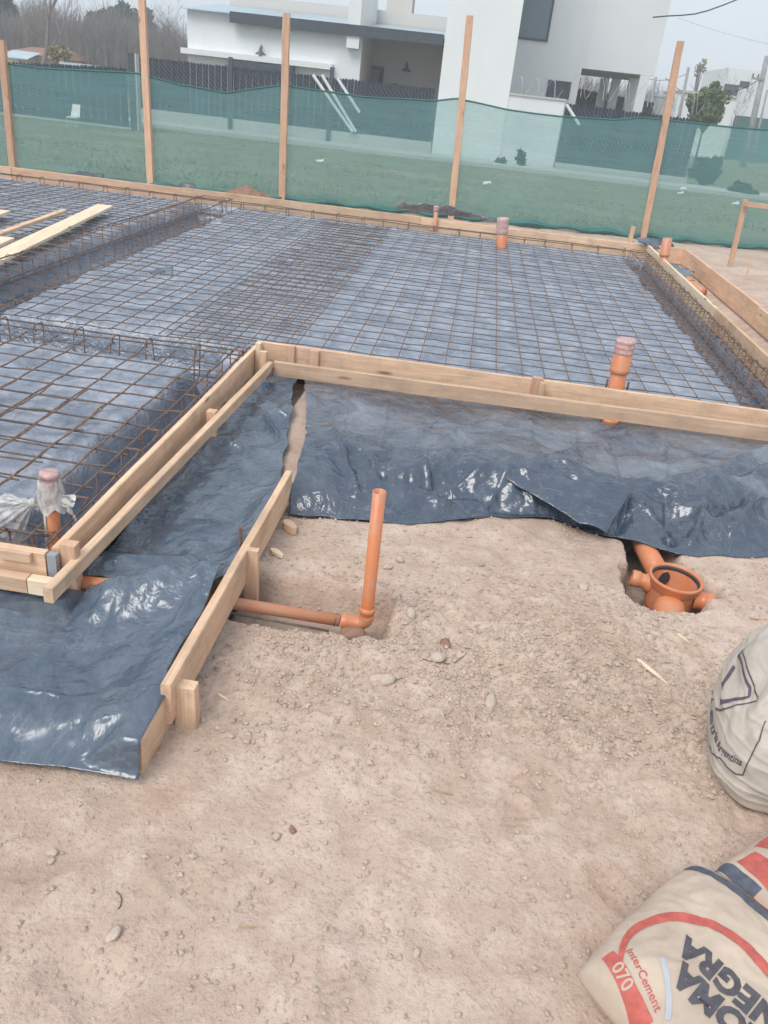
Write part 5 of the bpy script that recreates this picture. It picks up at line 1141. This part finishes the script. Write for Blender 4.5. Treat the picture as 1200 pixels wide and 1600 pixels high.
# poles and cables
def pole(label, bpx, tpx, Y, r, arm=False):
    B = at(*bpx, Y); T = at(*tpx, Y); root = tag(empty('utility_pole', (B[0], Y, 0)), label, 'pole', 'utility poles at the right'); d = (T-B)/(T[2]-B[2]); G0 = B-d*(B[2]+.2)
    MB().tube([G0, T], [r*1.2, r*.8], 8).build('shaft', POLE, root, True)
    if arm:
        c = T-d*1.0; MB().box((c[0]-.55, c[1]-.14, c[2]-.05), (c[0]+.1, c[1]-.09, c[2]+.04)).build('crossarm', POLE, root)
        for s in (-.5, -.25): MB().lathe([(.03, 0), (.05, .05), (.03, .1), (.045, .14), (.01, .17)], (c[0]+s, c[1]-.115, c[2]+.041), (0, 0, 1), 8).build('insulator', GRAPHITE, root)
    return T
T1 = pole('slim utility pole beside the white outbuilding', (1060, 187), (1076, 105), 50, .09)
T2 = pole('stout utility pole at the right picture edge', (1174, 200), (1199, 87), 46, .15, True)
T3 = pole('short thin pole right of the stout utility pole', (1187, 195), (1199, 140), 54, .07)
T4 = pole('dark pole end showing right of the porch', (1018, 160), (1025, 120), 48, .08)
def cable(label, pts, r, m=CABLE):
    o = MB().tube(pts, r, 5).build('cable', m, None, True); tag(o, label, 'cable', 'overhead cables')
def sag(a, b, s, n=14): a = np.array(a); b = np.array(b); return [a*(1-t)+b*t-np.array([0, 0, s*4*t*(1-t)]) for t in np.linspace(0, 1, n)]
cable('thick black overhead cable crossing the top right corner', [at(x, y, 29+.0*x) for x, y in ((1020, 27), (1043, 25), (1065, 24), (1085, 22), (1105, 17), (1130, 8), (1150, 0), (1185, -17))], .019)
cable('cable from the stout pole down to the left', sag(T2-[0, 0, 1.0], at(1040, 122, 56), .9), .02)
cable('thin cable from the slim pole towards the porch', sag(T1-[0, 0, .3], at(1010, 122, 52), .2), .014)
cable('faint upper cable sloping down to the right edge', sag(at(1060, 28, 60), at(1240, 76, 60), .15), .012, WIRE)
# litter on the grass behind the net
for i, (x, y, s, lb) in enumerate(((1066, 298, .10, 'white scrap of litter on the grass at right, behind the net'), (1062, 305, .08, 'second white scrap just below the first, behind the net'), (1148, 322, .09, 'pale scrap on the grass near the setting-out frame, behind the net'), (500, 255, .10, 'pale scrap on the grass in the middle, behind the net'), (760, 290, .10, 'thin pale scrap on the grass right of the fourth post'))):
    p = atz(x, y, .02); o = patch('litter', [p+[-s, -s*.5, 0], p+[s, -s*.6, .02], p+[s*.8, s*.5, .08], p+[-s*.7, s*.6, .03]], WHITE_P, None, 6, .03, 61+i); tag(o, lb, 'litter')
p = at(113, 165, YS-1.5); o = tag(empty('white_chair', (p[0], YS-1.5, 0)), 'small white folding chair seen through the net at left', 'chair')
MB().box((p[0]-.22, YS-1.75, .40), (p[0]+.22, YS-1.3, .44)).build('seat', WHITE_P, o); MB().add([(p[0]-.22, YS-1.3, .45), (p[0]+.22, YS-1.3, .45), (p[0]+.18, YS-1.1, .95), (p[0]-.18, YS-1.1, .95), (p[0]-.22, YS-1.27, .45), (p[0]+.22, YS-1.27, .45), (p[0]+.18, YS-1.07, .95), (p[0]-.18, YS-1.07, .95)], [(0, 1, 2, 3), (7, 6, 5, 4), (0, 4, 5, 1), (1, 5, 6, 2), (2, 6, 7, 3), (3, 7, 4, 0)]).build('backrest', WHITE_P, o)
for sx in (-.2, .2):
    for sy in (-1.72, -1.32): MB().tube([(p[0]+sx, YS+sy, 0), (p[0]+sx, YS+sy, .4)], .014, 6).build('leg', WHITE_P, o)
bpy.data.objects['white_chair'].scale = (.55, .55, .55)
# grass tufts beyond the net
rg = np.random.default_rng(9); N = 11000; y = 13.0+rg.exponential(4.5, N); x = rg.uniform(-14, 14, N)*np.minimum(1, (y/24)+.35); ok = (y > net_y(x)+.1) & (y < 24.2); x, y = x[ok], y[ok]; n = len(x)
hgt = rg.uniform(.03, .09, n); a = rg.uniform(0, 6.28, n); w = .012; bx = np.cos(a)*w; by = np.sin(a)*w; z = ground_z(x, y, False)
V = np.stack([np.stack([x-bx, y-by, z-.01], -1), np.stack([x+bx, y+by, z-.01], -1), np.stack([x+rg.normal(0, .03, n), y+rg.normal(0, .03, n), z+hgt], -1)], 1).reshape(-1, 3)
me = bpy.data.meshes.new('grass'); me.from_pydata(V.tolist(), [], np.arange(3*n).reshape(-1, 3).tolist()); me.update()
o = link('grass', me, mat_plain('grass_blades', (.185, .195, .10), .8, .4, .7, .2)); tag(o, 'short rough grass beyond the net', 'grass', None, 'stuff')

# ------------------------------------------------------------------ air
o = MB().box((-180, -25, -1.2), (180, 125, 30)).build('haze', None); tag(o, 'pale winter haze hanging over the whole place', 'haze', None, 'stuff')
hm = bpy.data.materials.new('haze'); hm.use_nodes = True; hm.node_tree.nodes.clear(); ho = hm.node_tree.nodes.new('ShaderNodeOutputMaterial'); hv = hm.node_tree.nodes.new('ShaderNodeVolumePrincipled')
hv.inputs['Color'].default_value = (.90, .95, 1.0, 1); hv.inputs['Density'].default_value = .005; hv.inputs['Anisotropy'].default_value = .0; hm.node_tree.links.new(hv.outputs[0], ho.inputs['Volume']); o.data.materials.append(hm)
